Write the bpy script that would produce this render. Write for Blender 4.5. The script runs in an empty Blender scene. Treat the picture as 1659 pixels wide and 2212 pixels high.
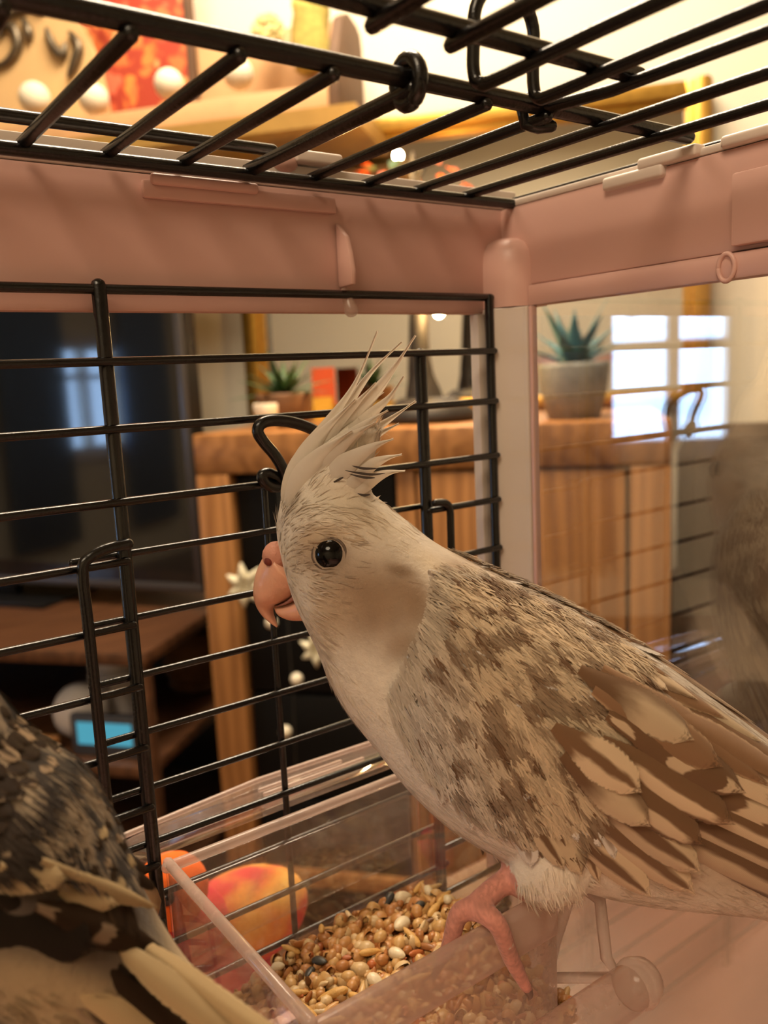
import bpy, bmesh, math, random
import numpy as np
from mathutils import Vector, Matrix
from mathutils.bvhtree import BVHTree
random.seed(7); RNG = np.random.default_rng(7)
SC = bpy.context.scene
COL = SC.collection

# ------------------------------------------------------------------ camera
# world: X runs along the wire side of the cage, Y away through it, Z up; origin = inner corner of the cage
CR = np.array([[0.80681369, -0.58891924, -0.04717843],
               [-0.12987548, -0.09889254, -0.98658635],
               [0.57635409, 0.80211869, -0.15627403]])     # rows: right, down, forward
FPX = 1829.468
CC = np.array([-0.17704824, -0.1887316, -0.02193338])
IW, IH = 1659.0, 2212.0
cam = bpy.data.cameras.new('camera'); camo = bpy.data.objects.new('camera', cam); COL.objects.link(camo)
cam.sensor_fit = 'VERTICAL'; cam.sensor_height = 36.0; cam.sensor_width = 27.0
cam.lens = FPX / IH * 36.0
cam.clip_start = 0.005; cam.clip_end = 50
M = Matrix(((CR[0][0], -CR[1][0], -CR[2][0], CC[0]), (CR[0][1], -CR[1][1], -CR[2][1], CC[1]),
            (CR[0][2], -CR[1][2], -CR[2][2], CC[2]), (0, 0, 0, 1)))
camo.matrix_world = M
cam.dof.use_dof = True; cam.dof.focus_distance = 0.186
cam.dof.aperture_fstop = cam.lens / 1.7
SC.camera = camo

# ------------------------------------------------------------------ world, view, light
wd = bpy.data.worlds.new('world'); SC.world = wd; wd.use_nodes = True
wd.node_tree.nodes['Background'].inputs[0].default_value = (0.55, 0.72, 1.0, 1)
wd.node_tree.nodes['Background'].inputs[1].default_value = 0.35
SC.view_settings.view_transform = 'Standard'; SC.view_settings.look = 'None'
SC.view_settings.gamma = 1.0; SC.view_settings.exposure = 0.35
SC.view_settings.use_curve_mapping = False
try:
    SC.cycles.max_bounces = 7; SC.cycles.diffuse_bounces = 2; SC.cycles.glossy_bounces = 4; SC.cycles.use_adaptive_sampling = True; SC.cycles.adaptive_threshold = 0.07; SC.cycles.adaptive_min_samples = 16
    SC.cycles.transmission_bounces = 8; SC.cycles.transparent_max_bounces = 14
    SC.cycles.caustics_reflective = False; SC.cycles.caustics_refractive = False
    SC.cycles.sample_clamp_indirect = 4.0; SC.cycles.use_denoising = True
except Exception:
    pass

# room frame: u right along the back wall, v into it, z up, measured from the camera
_a, _b = math.radians(139.7), math.radians(49.7)
RU = np.array([math.sin(_a), math.cos(_a), 0.0]); RV = np.array([math.sin(_b), math.cos(_b), 0.0])
def W(u, v, z): return CC * np.array([1, 1, 0]) + RU * u + RV * v + np.array([0, 0, z])
def ray(x, y): return CR.T @ np.array([(x - (IW - 0) / 2) / FPX, (y - IH / 2) / FPX, 1.0])
def hit(x, y, ax, val):
    r = ray(x, y); return CC + r * ((val - CC[ax]) / r[ax])
def at(x, y, d): return CC + ray(x, y) * d
def hitp(x, y, o, n):
    r = ray(x, y); return CC + r * (((o - CC) @ n) / (r @ n))
def rp(x, y, v):                       # pixel on the room plane at distance v
    r = ray(x, y); return CC + r * (v / (r @ RV))
def ruz(x, y, v):
    p = rp(x, y, v); return ((p - CC) @ RU, p[2])
def proj(p):
    c = CR @ (np.asarray(p) - CC); return np.array([c[0] / c[2] * FPX + IW / 2, c[1] / c[2] * FPX + IH / 2, c[2]])

def light(name, kind, loc, power, color, size=0.1, aim=None, spread=None):
    d = bpy.data.lights.new(name, kind); d.energy = power; d.color = color
    if kind == 'AREA':
        d.shape = 'RECTANGLE' if isinstance(size, tuple) else 'DISK'
        if isinstance(size, tuple): d.size, d.size_y = size
        else: d.size = size
    else: d.shadow_soft_size = size
    o = bpy.data.objects.new(name, d); COL.objects.link(o); o.location = loc
    if aim is not None:
        o.rotation_euler = (Vector(aim) - Vector(loc)).to_track_quat('-Z', 'Y').to_euler()
    return o
WARM = (1.0, 0.84, 0.64); COOL = (0.55, 0.74, 1.0)
FLOOR_Z, CEIL_Z = -0.98, 1.45
# the room's two wide warm ceiling lamps, both above the frame; daylight comes from the panes of the left window,
# and the tree lamp is lit by its own bulbs
LAMPS = ((-0.3, -1.1, 15, 'ceiling_lamp_behind_offscreen'), (-0.3, 0.95, 36, 'ceiling_lamp_mirror_wall_offscreen'))
for _u, _v, _p, _n in LAMPS:
    light(_n, 'AREA', tuple(W(_u, _v, CEIL_Z - 0.14)), _p, WARM, 0.9, tuple(W(_u, _v, 0)))

# ------------------------------------------------------------------ materials
def lin(c): return tuple(((v / 255) / 12.92 if v / 255 <= 0.04045 else ((v / 255 + 0.055) / 1.055) ** 2.4) for v in c)
def rgba(c): c = lin(c); return (c[0], c[1], c[2], 1)
class NT:
    def __init__(s, name):
        s.m = bpy.data.materials.new(name); s.m.use_nodes = True; s.t = s.m.node_tree; s.t.nodes.clear()
        s.out = s.n('ShaderNodeOutputMaterial')
    def n(s, kind, ins=None, **kw):
        nd = s.t.nodes.new(kind)
        for k, v in kw.items(): setattr(nd, k, v)
        for k, v in (ins or {}).items(): s.set(nd.inputs[k], v)
        return nd
    def set(s, sock, v):
        if isinstance(v, bpy.types.NodeSocket): s.t.links.new(v, sock)
        elif isinstance(v, bpy.types.Node): s.t.links.new(v.outputs[0], sock)
        else: sock.default_value = v
    def math(s, op, a, b=0.0, c=0.0, clamp=False):
        nd = s.n('ShaderNodeMath', {0: a, 1: b, 2: c}, operation=op); nd.use_clamp = clamp; return nd.outputs[0]
    def mix(s, f, a, b):
        nd = s.n('ShaderNodeMix', data_type='RGBA'); s.set(nd.inputs[0], f); s.set(nd.inputs[6], a); s.set(nd.inputs[7], b); return nd.outputs[2]
    def sstep(s, x, a, b):
        nd = s.n('ShaderNodeMapRange', interpolation_type='SMOOTHSTEP'); s.set(nd.inputs[0], x)
        nd.inputs[1].default_value = a; nd.inputs[2].default_value = b; return nd.outputs[0]
    def noise(s, scale, vec=None, detail=3, rough=.55):
        nd = s.n('ShaderNodeTexNoise'); nd.inputs['Scale'].default_value = scale; nd.inputs['Detail'].default_value = detail
        nd.inputs['Roughness'].default_value = rough
        if vec is not None: s.set(nd.inputs['Vector'], vec)
        return nd
    def coord(s, which='Object'): return s.n('ShaderNodeTexCoord').outputs[which]
    def ramp(s, f, stops):
        nd = s.n('ShaderNodeValToRGB'); s.set(nd.inputs[0], f); e = nd.color_ramp.elements
        while len(e) < len(stops): e.new(0.5)
        for k, (p, c) in enumerate(stops): e[k].position = p; e[k].color = c
        return nd.outputs[0]
    def bump(s, h, strength=.2, dist=.001):
        return s.n('ShaderNodeBump', {'Height': h, 'Strength': strength, 'Distance': dist}).outputs[0]
    def pbr(s, color, rough=.5, metal=0.0, normal=None, **kw):
        b = s.n('ShaderNodeBsdfPrincipled'); s.set(b.inputs['Base Color'], color); s.set(b.inputs['Roughness'], rough)
        b.inputs['Metallic'].default_value = metal
        if normal is not None: s.set(b.inputs['Normal'], normal)
        for k, v in kw.items(): s.set(b.inputs[k.replace('_', ' ')], v)
        return b.outputs[0]
    def done(s, sh): s.t.links.new(sh, s.out.inputs[0]); return s.m
MAT = {}
def simple(name, c, rough=.5, metal=0.0, var=.12, scale=40, bump=.0, bscale=200, **kw):
    """a plain procedural surface: base colour with soft noise variation and optional fine relief"""
    t = NT(name); co = t.coord()
    nz = t.noise(scale, co)
    c1 = rgba(c); c2 = tuple(v * (1 - var * 2) for v in c1[:3]) + (1,)
    col = t.mix(nz.outputs[0], c2, tuple(min(1, v * (1 + var)) for v in c1[:3]) + (1,))
    nrm = t.bump(t.noise(bscale, co).outputs[0], bump, .0006) if bump else None
    MAT[name] = t.done(t.pbr(col, rough, metal, nrm, **kw)); return MAT[name]
def wood(name, c1, c2, axis_scale=(2, 26, 26), rough=.45, dist=.002):
    t = NT(name); mp = t.n('ShaderNodeMapping', {0: t.coord()}); mp.inputs['Scale'].default_value = axis_scale
    mp.inputs['Rotation'].default_value = (0, 0, math.radians(49.7))
    nz = t.noise(3.0, mp.outputs[0], 6, .6)
    wv = t.n('ShaderNodeTexWave', {'Vector': mp.outputs[0], 'Scale': .8, 'Distortion': 9.0, 'Detail': 3.0, 'Detail Scale': 1.2})
    f = t.math('ADD', t.math('MULTIPLY', nz.outputs[0], .65), t.math('MULTIPLY', wv.outputs['Fac'], .35))
    col = t.ramp(f, [(.12, rgba(c2)), (.72, rgba(c1))])
    MAT[name] = t.done(t.pbr(col, rough, 0, t.bump(f, .15, dist))); return MAT[name]
def emit(name, c, strength):
    t = NT(name); nz = t.noise(9, t.coord())
    col = t.mix(nz.outputs[0], rgba(c), tuple(v * .9 for v in lin(c)) + (1,))
    MAT[name] = t.done(t.n('ShaderNodeEmission', {0: col, 1: strength}).outputs[0]); return MAT[name]
def clear(name, tint=(1, 1, 1), haze=.04, hazec=(225, 210, 205), rough=.03, ior=1.5, smudge=.12, refl=1.0, sscale=60):
    """clear plastic sheet: see-through, mirror reflection by Fresnel, a little scuffed haze"""
    t = NT(name); co = t.coord()
    tr = t.n('ShaderNodeBsdfTransparent', {0: tint + (1,)})
    gl = t.n('ShaderNodeBsdfGlossy', {0: (1, 1, 1, 1), 'Roughness': rough})
    fc = t.n('ShaderNodeLayerWeight', {'Blend': .5}).outputs['Facing']; f0 = ((ior - 1) / (ior + 1)) ** 2
    fr = t.math('ADD', t.math('MULTIPLY', t.math('POWER', fc, 5.0), 1 - f0), f0)
    a = t.n('ShaderNodeMixShader', {0: t.math('MULTIPLY', fr, refl, clamp=True), 1: tr.outputs[0], 2: gl.outputs[0]})
    df = t.n('ShaderNodeBsdfDiffuse', {0: rgba(hazec)}); tl = t.n('ShaderNodeBsdfTranslucent', {0: rgba(hazec)})
    d2 = t.n('ShaderNodeMixShader', {0: .5, 1: df.outputs[0], 2: tl.outputs[0]})
    nz = t.noise(sscale, co, 5, .65)
    f = t.math('ADD', t.math('MULTIPLY', t.sstep(nz.outputs[0], .5, .75), smudge), haze, clamp=True)
    b = t.n('ShaderNodeMixShader', {0: f, 1: a.outputs[0], 2: d2.outputs[0]})
    MAT[name] = t.done(b.outputs[0]); return MAT[name]

# ------------------------------------------------------------------ mesh helpers
ORG = {}                                   # world origin of every object, so children can be given in world metres
class MB:
    def __init__(s): s.v = []; s.f = []; s.uv = {}; s.c = []
    def add(s, v, f, col=None):
        o = len(s.v); s.v += [tuple(map(float, p)) for p in v]; s.f += [tuple(i + o for i in q) for q in f]
        if col is not None: s.c += [tuple(col) for _ in v]
        return s
    def box(s, lo, hi, fn=None):
        (a, b, c), (d, e, g) = lo, hi
        v = [(x, y, z) for x in (a, d) for y in (b, e) for z in (c, g)]
        if fn: v = [fn(*p) for p in v]
        return s.add(v, [(0, 1, 3, 2), (4, 6, 7, 5), (0, 4, 5, 1), (2, 3, 7, 6), (0, 2, 6, 4), (1, 5, 7, 3)])
    def ring_loft(s, rings, cap=True, closed=True):
        n = len(rings[0]); v = [p for r in rings for p in r]; f = []
        for i in range(len(rings) - 1):
            for j in range(n if closed else n - 1):
                k = (j + 1) % n
                f.append((i * n + j, i * n + k, (i + 1) * n + k, (i + 1) * n + j))
        if cap: f.append(tuple(range(n))[::-1]); f.append(tuple(range((len(rings) - 1) * n, len(rings) * n)))
        return s.add(v, f)
    def tube(s, pts, r, seg=10, round_ends=True):
        pts = [np.asarray(p, float) for p in pts]; n = len(pts)
        rr = [r] * n if np.isscalar(r) else list(r)
        tang = []
        for i in range(n):
            d = pts[min(i + 1, n - 1)] - pts[max(i - 1, 0)]; tang.append(d / (np.linalg.norm(d) + 1e-12))
        ref = np.array([0, 0, 1.]) if abs(tang[0][2]) < .9 else np.array([1., 0, 0])
        a = np.cross(tang[0], ref); a /= np.linalg.norm(a); rings = []
        def ring(c, a, b, rad): return [c + (a * math.cos(2 * math.pi * k / seg) + b * math.sin(2 * math.pi * k / seg)) * rad for k in range(seg)]
        for i in range(n):
            a = a - tang[i] * (a @ tang[i]); a /= np.linalg.norm(a) + 1e-12; b = np.cross(tang[i], a)
            if i == 0 and round_ends:
                rings += [ring(pts[0] - tang[0] * rr[0] * .8, a, b, rr[0] * .35), ring(pts[0] - tang[0] * rr[0] * .5, a, b, rr[0] * .8)]
            rings.append(ring(pts[i], a, b, rr[i]))
            if i == n - 1 and round_ends:
                rings += [ring(pts[i] + tang[i] * rr[i] * .5, a, b, rr[i] * .8), ring(pts[i] + tang[i] * rr[i] * .8, a, b, rr[i] * .35)]
        return s.ring_loft(rings)
    def lathe(s, prof, base, axis=(0, 0, 1), seg=24):
        ax = np.asarray(axis, float); ax /= np.linalg.norm(ax); ref = np.array([1., 0, 0]) if abs(ax[0]) < .9 else np.array([0, 1., 0])
        a = np.cross(ax, ref); a /= np.linalg.norm(a); b = np.cross(ax, a); base = np.asarray(base, float)
        rings = [[base + ax * h + (a * math.cos(2 * math.pi * k / seg) + b * math.sin(2 * math.pi * k / seg)) * max(r, 1e-5) for k in range(seg)] for r, h in prof]
        return s.ring_loft(rings)
    def ball(s, c, r, seg=16, squash=(1, 1, 1)):
        c = np.asarray(c, float); rings = []
        for i in range(seg // 2 + 1):
            th = math.pi * i / (seg // 2); th = min(max(th, .02), math.pi - .02)
            rings.append([c + np.array([math.sin(th) * math.cos(2 * math.pi * k / seg) * squash[0], math.sin(th) * math.sin(2 * math.pi * k / seg) * squash[1], -math.cos(th) * squash[2]]) * r for k in range(seg)])
        return s.ring_loft(rings)
    def prism(s, poly, depth_vec):
        n = len(poly); d = np.asarray(depth_vec, float); p = [np.asarray(q, float) for q in poly]
        return s.add(p + [q + d for q in p], [tuple(range(n))[::-1], tuple(range(n, 2 * n))] + [(i, (i + 1) % n, n + (i + 1) % n, n + i) for i in range(n)])
    def build(s, name, mat, parent=None, smooth=True, bevel=0.0, bseg=2, sub=0, **props):
        me = bpy.data.meshes.new(name)
        org = ORG[parent.name] if parent is not None else (np.mean([(min(q[i] for q in s.v), max(q[i] for q in s.v)) for i in range(3)], axis=1) if s.v else np.zeros(3))
        if parent is None: org = np.array([org[0], org[1], min(q[2] for q in s.v)])
        me.from_pydata([tuple(np.subtract(q, org)) for q in s.v], [], s.f); me.update()
        if s.c and len(s.c) == len(s.v):
            ca = me.color_attributes.new('Col', 'FLOAT_COLOR', 'POINT')
            ca.data.foreach_set('color', np.array([(c[0], c[1], c[2], 1) for c in s.c], float).ravel())
        bm = bmesh.new(); bm.from_mesh(me); bmesh.ops.recalc_face_normals(bm, faces=bm.faces)
        if bevel: bmesh.ops.bevel(bm, geom=list(bm.edges), offset=bevel, segments=bseg, affect='EDGES', profile=.5, clamp_overlap=True)
        bm.to_mesh(me); bm.free()
        if smooth:
            me.polygons.foreach_set('use_smooth', [True] * len(me.polygons))
            if bevel or smooth == 'auto': me.set_sharp_from_angle(angle=math.radians(38))
        me.materials.append(MAT[mat] if isinstance(mat, str) else mat)
        o = bpy.data.objects.new(name, me); COL.objects.link(o)
        if parent is not None: o.parent = parent; ORG[o.name] = org
        else: o.location = tuple(org); ORG[o.name] = org
        if sub: md = o.modifiers.new('sub', 'SUBSURF'); md.levels = sub; md.render_levels = sub
        for k, v in props.items(): o[k] = v
        return o
def thing(name, loc, label, category, group=None):
    o = bpy.data.objects.new(name, None); COL.objects.link(o); o.location = tuple(loc); o.empty_display_size = .02
    ORG[o.name] = np.asarray(loc, float); o['label'] = label; o['category'] = category
    if group: o['group'] = group
    return o
def tag(o, label, category, group=None):
    o['label'] = label; o['category'] = category
    if group: o['group'] = group
    return o
def struct(o): o['kind'] = 'structure'; return o
def cat_rom(P, k=4):
    P = [np.asarray(p, float) for p in P]; out = []
    for i in range(len(P) - 1):
        p0, p1, p2, p3 = P[max(i - 1, 0)], P[i], P[i + 1], P[min(i + 2, len(P) - 1)]
        for j in range(k):
            t = j / k; out.append(.5 * ((2 * p1) + (-p0 + p2) * t + (2 * p0 - 5 * p1 + 4 * p2 - p3) * t * t + (-p0 + 3 * p1 - 3 * p2 + p3) * t ** 3))
    out.append(P[-1]); return out
# ------------------------------------------------------------------ room shell
simple('wall_paint', (244, 233, 210), .85, var=.03, scale=3, bump=.08, bscale=400)
simple('ceiling_paint', (240, 226, 200), .9, var=.03, scale=3)
wood('floor_wood', (120, 82, 52), (70, 44, 28), (3, 22, 22), .35)
simple('trim_paint', (232, 222, 205), .5, var=.03)
UL, UR, VB, VF = -3.0, 2.1, 1.72, -2.2
def rbox(mb, u0, u1, v0, v1, z0, z1): return mb.box((u0, v0, z0), (u1, v1, z1), W)
struct(rbox(MB(), UL, UR, VF, VB, FLOOR_Z - .05, FLOOR_Z).build('floor', 'floor_wood', smooth=False))
struct(rbox(MB(), UL, UR, VF, VB, CEIL_Z, CEIL_Z + .05).build('ceiling', 'ceiling_paint', smooth=False))
struct(rbox(MB(), UL - .1, UR + .1, VB, VB + .1, FLOOR_Z, CEIL_Z).build('wall_back', 'wall_paint', smooth=False))
struct(rbox(MB(), UR, UR + .1, VF, VB, FLOOR_Z, CEIL_Z).build('wall_right', 'wall_paint', smooth=False))
struct(rbox(MB(), UL - .1, UR + .1, VF - .1, VF, FLOOR_Z, CEIL_Z).build('wall_front', 'wall_paint', smooth=False))
WV0, WV1, WZ0, WZ1 = -.78, -.28, -.33, .22           # window opening in the left wall
m = MB(); rbox(m, UL - .1, UL, VF, WV0, FLOOR_Z, CEIL_Z); rbox(m, UL - .1, UL, WV1, VB, FLOOR_Z, CEIL_Z)
rbox(m, UL - .1, UL, WV0, WV1, FLOOR_Z, WZ0); rbox(m, UL - .1, UL, WV0, WV1, WZ1, CEIL_Z)
struct(m.build('wall_left', 'wall_paint', smooth=False))
m = MB()
for (a, b, c, d) in ((UL, UR, VB - .015, VB),): rbox(m, a, b, c, d, FLOOR_Z, FLOOR_Z + .1)
struct(m.build('baseboard_back', 'trim_paint', smooth=False))
# window with sashes and muntins
emit('daylight', (170, 208, 255), 8.0)
simple('curtain_cloth', (96, 128, 168), .9, var=.15, scale=18)
w = MB()
for v0, v1 in ((WV0 - .05, WV0 + .03), (WV1 - .03, WV1 + .05)): rbox(w, UL - .08, UL + .02, v0, v1, WZ0 - .05, WZ1 + .05)
for z0, z1 in ((WZ0 - .05, WZ0 + .03), (WZ1 - .03, WZ1 + .05)): rbox(w, UL - .08, UL + .02, WV0, WV1, z0, z1)
win = struct(w.build('window_1', 'trim_paint', smooth=False, bevel=.004))
zc, vc = .055, -.56
m = MB(); rbox(m, UL - .06, UL - .01, WV0 + .03, WV1 - .03, zc - .012, zc + .012); m.build('sash_rail', 'trim_paint', win, smooth=False)
m = MB(); rbox(m, UL - .055, UL - .02, vc - .02, vc + .02, WZ0 + .03, WZ1 - .03); m.build('muntin', 'trim_paint', win, smooth=False)
for z0, z1 in ((WZ0 + .03, zc - .012), (zc + .012, WZ1 - .03)):
    for v0, v1 in ((WV0 + .03, vc - .02), (vc + .02, WV1 - .03)):
        m = MB(); rbox(m, UL - .075, UL - .07, v0, v1, z0, z1); m.build('pane', 'daylight', win, smooth=False)
# curtains hung at both jambs
for k, (v0, v1) in enumerate(((WV0 - .28, WV0 + .06), (WV1 - .04, WV1 + .34))):
    n = 40; rows = []
    for i in range(n + 1):
        v = v0 + (v1 - v0) * i / n; du = .03 * math.sin(i * 1.15) + .01 * math.sin(i * 2.3)
        rows.append([W(UL + .07 + du, v, z) for z in (-.75, 0, .45)] + [W(UL + .074 + du, v, z) for z in (.45, 0, -.75)])
    o = MB().ring_loft(rows).build('curtain', 'curtain_cloth')
    tag(o, ['blue curtain hanging at the window jamb farther from the back wall', 'blue curtain hanging at the window jamb nearer the back wall'][k], 'curtain')
# ceiling lamp
simple('lamp_white', (240, 226, 200), .6)
emit('lamp_glow', (255, 214, 150), 3.0)
for k, v in enumerate((-1.1, .95)):
    lp = W(-.3, v, CEIL_Z)
    cl = thing('ceiling_lamp', lp - np.array([0, 0, .1]), ['wide round ceiling lamp with warm diffuser above the wall opposite the mirror', 'wide round ceiling lamp with warm diffuser near the mirror wall'][k], 'lamp')
    MB().lathe([(.0, -.0), (.48, -.0), (.48, -.05), (.0, -.05)], lp, seg=32).build('housing', 'lamp_white', cl, smooth='auto')
    MB().lathe([(.46, -.05), (.44, -.085), (.3, -.11), (.0, -.118)], lp, seg=32).build('diffuser', 'lamp_glow', cl)
# ------------------------------------------------------------------ sideboard
wood('oak', (178, 124, 72), (128, 82, 42), (1.2, 18, 18), .4)
wood('oak_upright', (178, 124, 72), (128, 82, 42), (18, 18, 1.4), .4)
simple('black_lacquer', (11, 10, 9), .6, var=.1, Specular_IOR_Level=.2)
simple('silver', (210, 200, 185), .25, 1.0)
SU0, SU1, SV0, SV1, SZ = -.623, .109, 1.25, 1.70, -.098
sb = thing('sideboard', W((SU0 + SU1) / 2, 1.475, FLOOR_Z), 'honey oak sideboard with black drawers under the gold mirror', 'sideboard')
def part(name, mat, par, u0, u1, v0, v1, z0, z1, bevel=.003, smooth=True): 
    m = MB(); rbox(m, u0, u1, v0, v1, z0, z1); return m.build(name, mat, par, smooth=smooth, bevel=bevel)
part('top_board', 'oak', sb, SU0, SU1, SV0, SV1, SZ - .064, SZ)
for u in (SU0, SU1 - .057):
    for v in (SV0, SV1 - .057): part('leg', 'oak_upright', sb, u, u + .057, v, v + .057, FLOOR_Z, SZ - .0645)
UM = SU0 + .33
part('side_panel', 'oak_upright', sb, SU1 - .05, SU1 - .008, SV0 + .06, SV1 - .06, FLOOR_Z + .1, SZ - .065)
part('back_panel', 'black_lacquer', sb, SU0 + .05, SU1 - .05, SV1 - .02, SV1 - .005, FLOOR_Z + .1, SZ - .065)
part('divider', 'oak_upright', sb, UM, UM + .03, SV0 + .01, SV1 - .03, FLOOR_Z + .1, SZ - .065)
part('bottom_board', 'oak', sb, SU0 + .02, SU1 - .02, SV0 + .01, SV1 - .02, FLOOR_Z + .1, FLOOR_Z + .13)
d = part('door', 'oak_upright', sb, UM + .034, SU1 - .062, SV0 + .004, SV0 + .024, FLOOR_Z + .135, SZ - .068)
MB().ball(W(UM + .06, SV0 - .008, -.5), .012).build('knob', 'silver', d)
for k in range(4):
    z1 = SZ - .068 - k * .186; z0 = z1 - .18
    d = part('drawer', 'black_lacquer', sb, SU0 + .061, UM - .004, SV0 + .02, SV0 + .3, z0, z1)
# hanging garland with beads and blossoms in front of the drawers
simple('pearl', (245, 232, 205), .2, var=.03)
simple('petal', (238, 228, 196), .6, var=.05)
simple('dark_wire', (60, 58, 52), .5)
gar = thing('bead_garland', rp(632, 1640, SV0 - .012), 'thin wire garland of pearl beads and cream blossoms over the black drawers', 'garland')
MB().tube([rp(600, 1030, SV0 - .012), rp(625, 1400, SV0 - .014), rp(634, 1500, SV0 - .012), rp(640, 1700, SV0 - .012)], .0009, 6).build('wire', 'dark_wire', gar)
for px, py in ((641, 1467), (617, 1580), (586, 1345), (640, 1690)):
    MB().ball(rp(px, py, SV0 - .014), .0105, 16).build('bead', 'pearl', gar)
for bi, (px, py, s) in enumerate(((538, 1262, .036), (690, 1398, .03))):
    c0 = rp(px, py, SV0 - .02)
    bl = MB().ball(c0, s * .28, 12).build('blossom', 'petal', gar)
    for k in range(7):
        a = k * 2 * math.pi / 7 + bi
        tip = c0 + (RU * math.cos(a) + np.array([0, 0, 1]) * math.sin(a)) * s - RV * .008
        mid = c0 + (RU * math.cos(a) + np.array([0, 0, 1]) * math.sin(a)) * s * .55 - RV * .014
        MB().tube([c0, mid, tip], [s * .1, s * .24, s * .06], 8).build('petal', 'petal', bl)
# ------------------------------------------------------------------ mirror
simple('gold', (214, 168, 78), .35, .85, var=.18, scale=60, bump=.2, bscale=120)
t = NT('mirror_glass'); nz = t.noise(4, t.coord())
MAT['mirror_glass'] = t.done(t.pbr(t.mix(nz.outputs[0], (.9, .9, .88, 1), (.86, .86, .84, 1)), .02, 1.0))
MU0, MU1, MZ0, MZ1, MVV = -.702, .211, SZ + .001, .47, 1.672
mi = thing('framed_mirror', W((MU0 + MU1) / 2, MVV + .02, MZ0), 'large gilt framed wall mirror standing on the oak sideboard', 'mirror')
FWD = .046
for nm, (u0, u1, z0, z1) in {'frame_side': (MU0, MU0 + FWD, MZ0, MZ1), 'frame_side.001': (MU1 - FWD, MU1, MZ0, MZ1),
                             'frame_rail': (MU0 + FWD, MU1 - FWD, MZ0, MZ0 + FWD * .6), 'frame_rail.001': (MU0 + FWD, MU1 - FWD, MZ1 - FWD, MZ1)}.items():
    m = MB(); rbox(m, u0, u1, MVV, MVV + .035, z0, z1)
    hz = (u1 - u0) > (z1 - z0); q = .3 * min(u1 - u0, z1 - z0)
    if hz: rbox(m, u0, u1, MVV - .016, MVV + .001, z0 + q, z1 - q * .4)
    else: rbox(m, u0 + q, u1 - q * .4, MVV - .016, MVV + .001, z0, z1)
    m.build(nm.split('.')[0], 'gold', mi, bevel=.004)
part('glass', 'mirror_glass', mi, MU0 + FWD, MU1 - FWD, MVV + .014, MVV + .02, MZ0 + .027, MZ1 - FWD, bevel=0, smooth=False)
# ------------------------------------------------------------------ tree lamp
simple('bark', (38, 34, 32), .6, var=.3, scale=80, bump=.9, bscale=150)
simple('leaf_orange', (206, 88, 28), .6, var=.25, scale=60)
simple('leaf_green', (70, 96, 44), .6, var=.2, scale=60)
emit('amber_bulb', (255, 206, 132), 420)
tb = rp(925, 912, 1.40); tb[2] = SZ + .001
tl = thing('tree_lamp', tb, 'black twisted tree lamp with orange leaves and amber bulbs on the sideboard', 'lamp')
MB().lathe([(.0, 0), (.078, 0), (.082, .012), (.06, .03), (.045, .04), (0, .04)], tb, seg=20).build('base', 'bark', tl)
tr0 = rp(905, 880, 1.40)
trunk = [tb + np.array([-.004, 0, .02]), tb + np.array([-.008, .002, .06]), tb + np.array([-.012, .002, .10]), tb + np.array([-.012, 0, .17]), tb + np.array([-.006, 0, .25]), tb + np.array([-.012, 0, .33]), tb + np.array([-.010, 0, .425])]
MB().tube(cat_rom(trunk, 4), [.036, .036, .033, .030, .027, .024, .022, .021, .0195, .018, .017, .0165, .016, .0155, .015, .0145, .014, .0135, .013, .012, .011, .009, .007, .005, .003], 10).build('trunk', 'bark', tl)
lights_at = []
for k in range(9):
    a = k * 2.39996; h = .24 + .018 * k; ln = .05 + .03 * random.random()
    p0 = tb + np.array([-.008, 0, h]); e = p0 + np.array([math.cos(a) * ln, math.sin(a) * ln, .02 + .02 * random.random()])
    MB().tube([p0, (p0 + e) / 2 + np.array([0, 0, .008]), e], [.005, .0035, .002], 6).build('branch', 'bark', tl)
    lights_at.append(e)
for k in range(74):
    a = random.random() * 6.283; rr = .02 + .07 * random.random() ** .6; h = .26 + .15 * random.random() ** 1.1
    c = tb + np.array([-.008 + math.cos(a) * rr, math.sin(a) * rr, h])
    d = np.array([math.cos(a), math.sin(a), random.uniform(-.9, .5)]); d /= np.linalg.norm(d)
    s = np.cross(d, [0, 0, 1.]); s /= np.linalg.norm(s); nn = np.cross(s, d); L = random.uniform(.022, .036); w_ = L * .33
    v = [c, c + d * L * .35 + s * w_ + nn * .003, c + d * L * .75 + s * w_ * .7, c + d * L, c + d * L * .75 - s * w_ * .7, c + d * L * .35 - s * w_ + nn * .003, c + d * L * .5 - nn * .003]
    m = MB().add(v, [(0, 1, 6), (1, 2, 6), (2, 3, 6), (3, 4, 6), (4, 5, 6), (5, 0, 6)])
    m.build('leaf', 'leaf_orange' if k % 7 else 'leaf_green', tl)
for (px, py) in ((948, 676), (860, 336), (975, 560), (850, 560), (915, 450), (940, 640)):
    c = rp(px, py, 1.36); MB().ball(c, .0075, 12).build('bulb', 'amber_bulb', tl)
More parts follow.
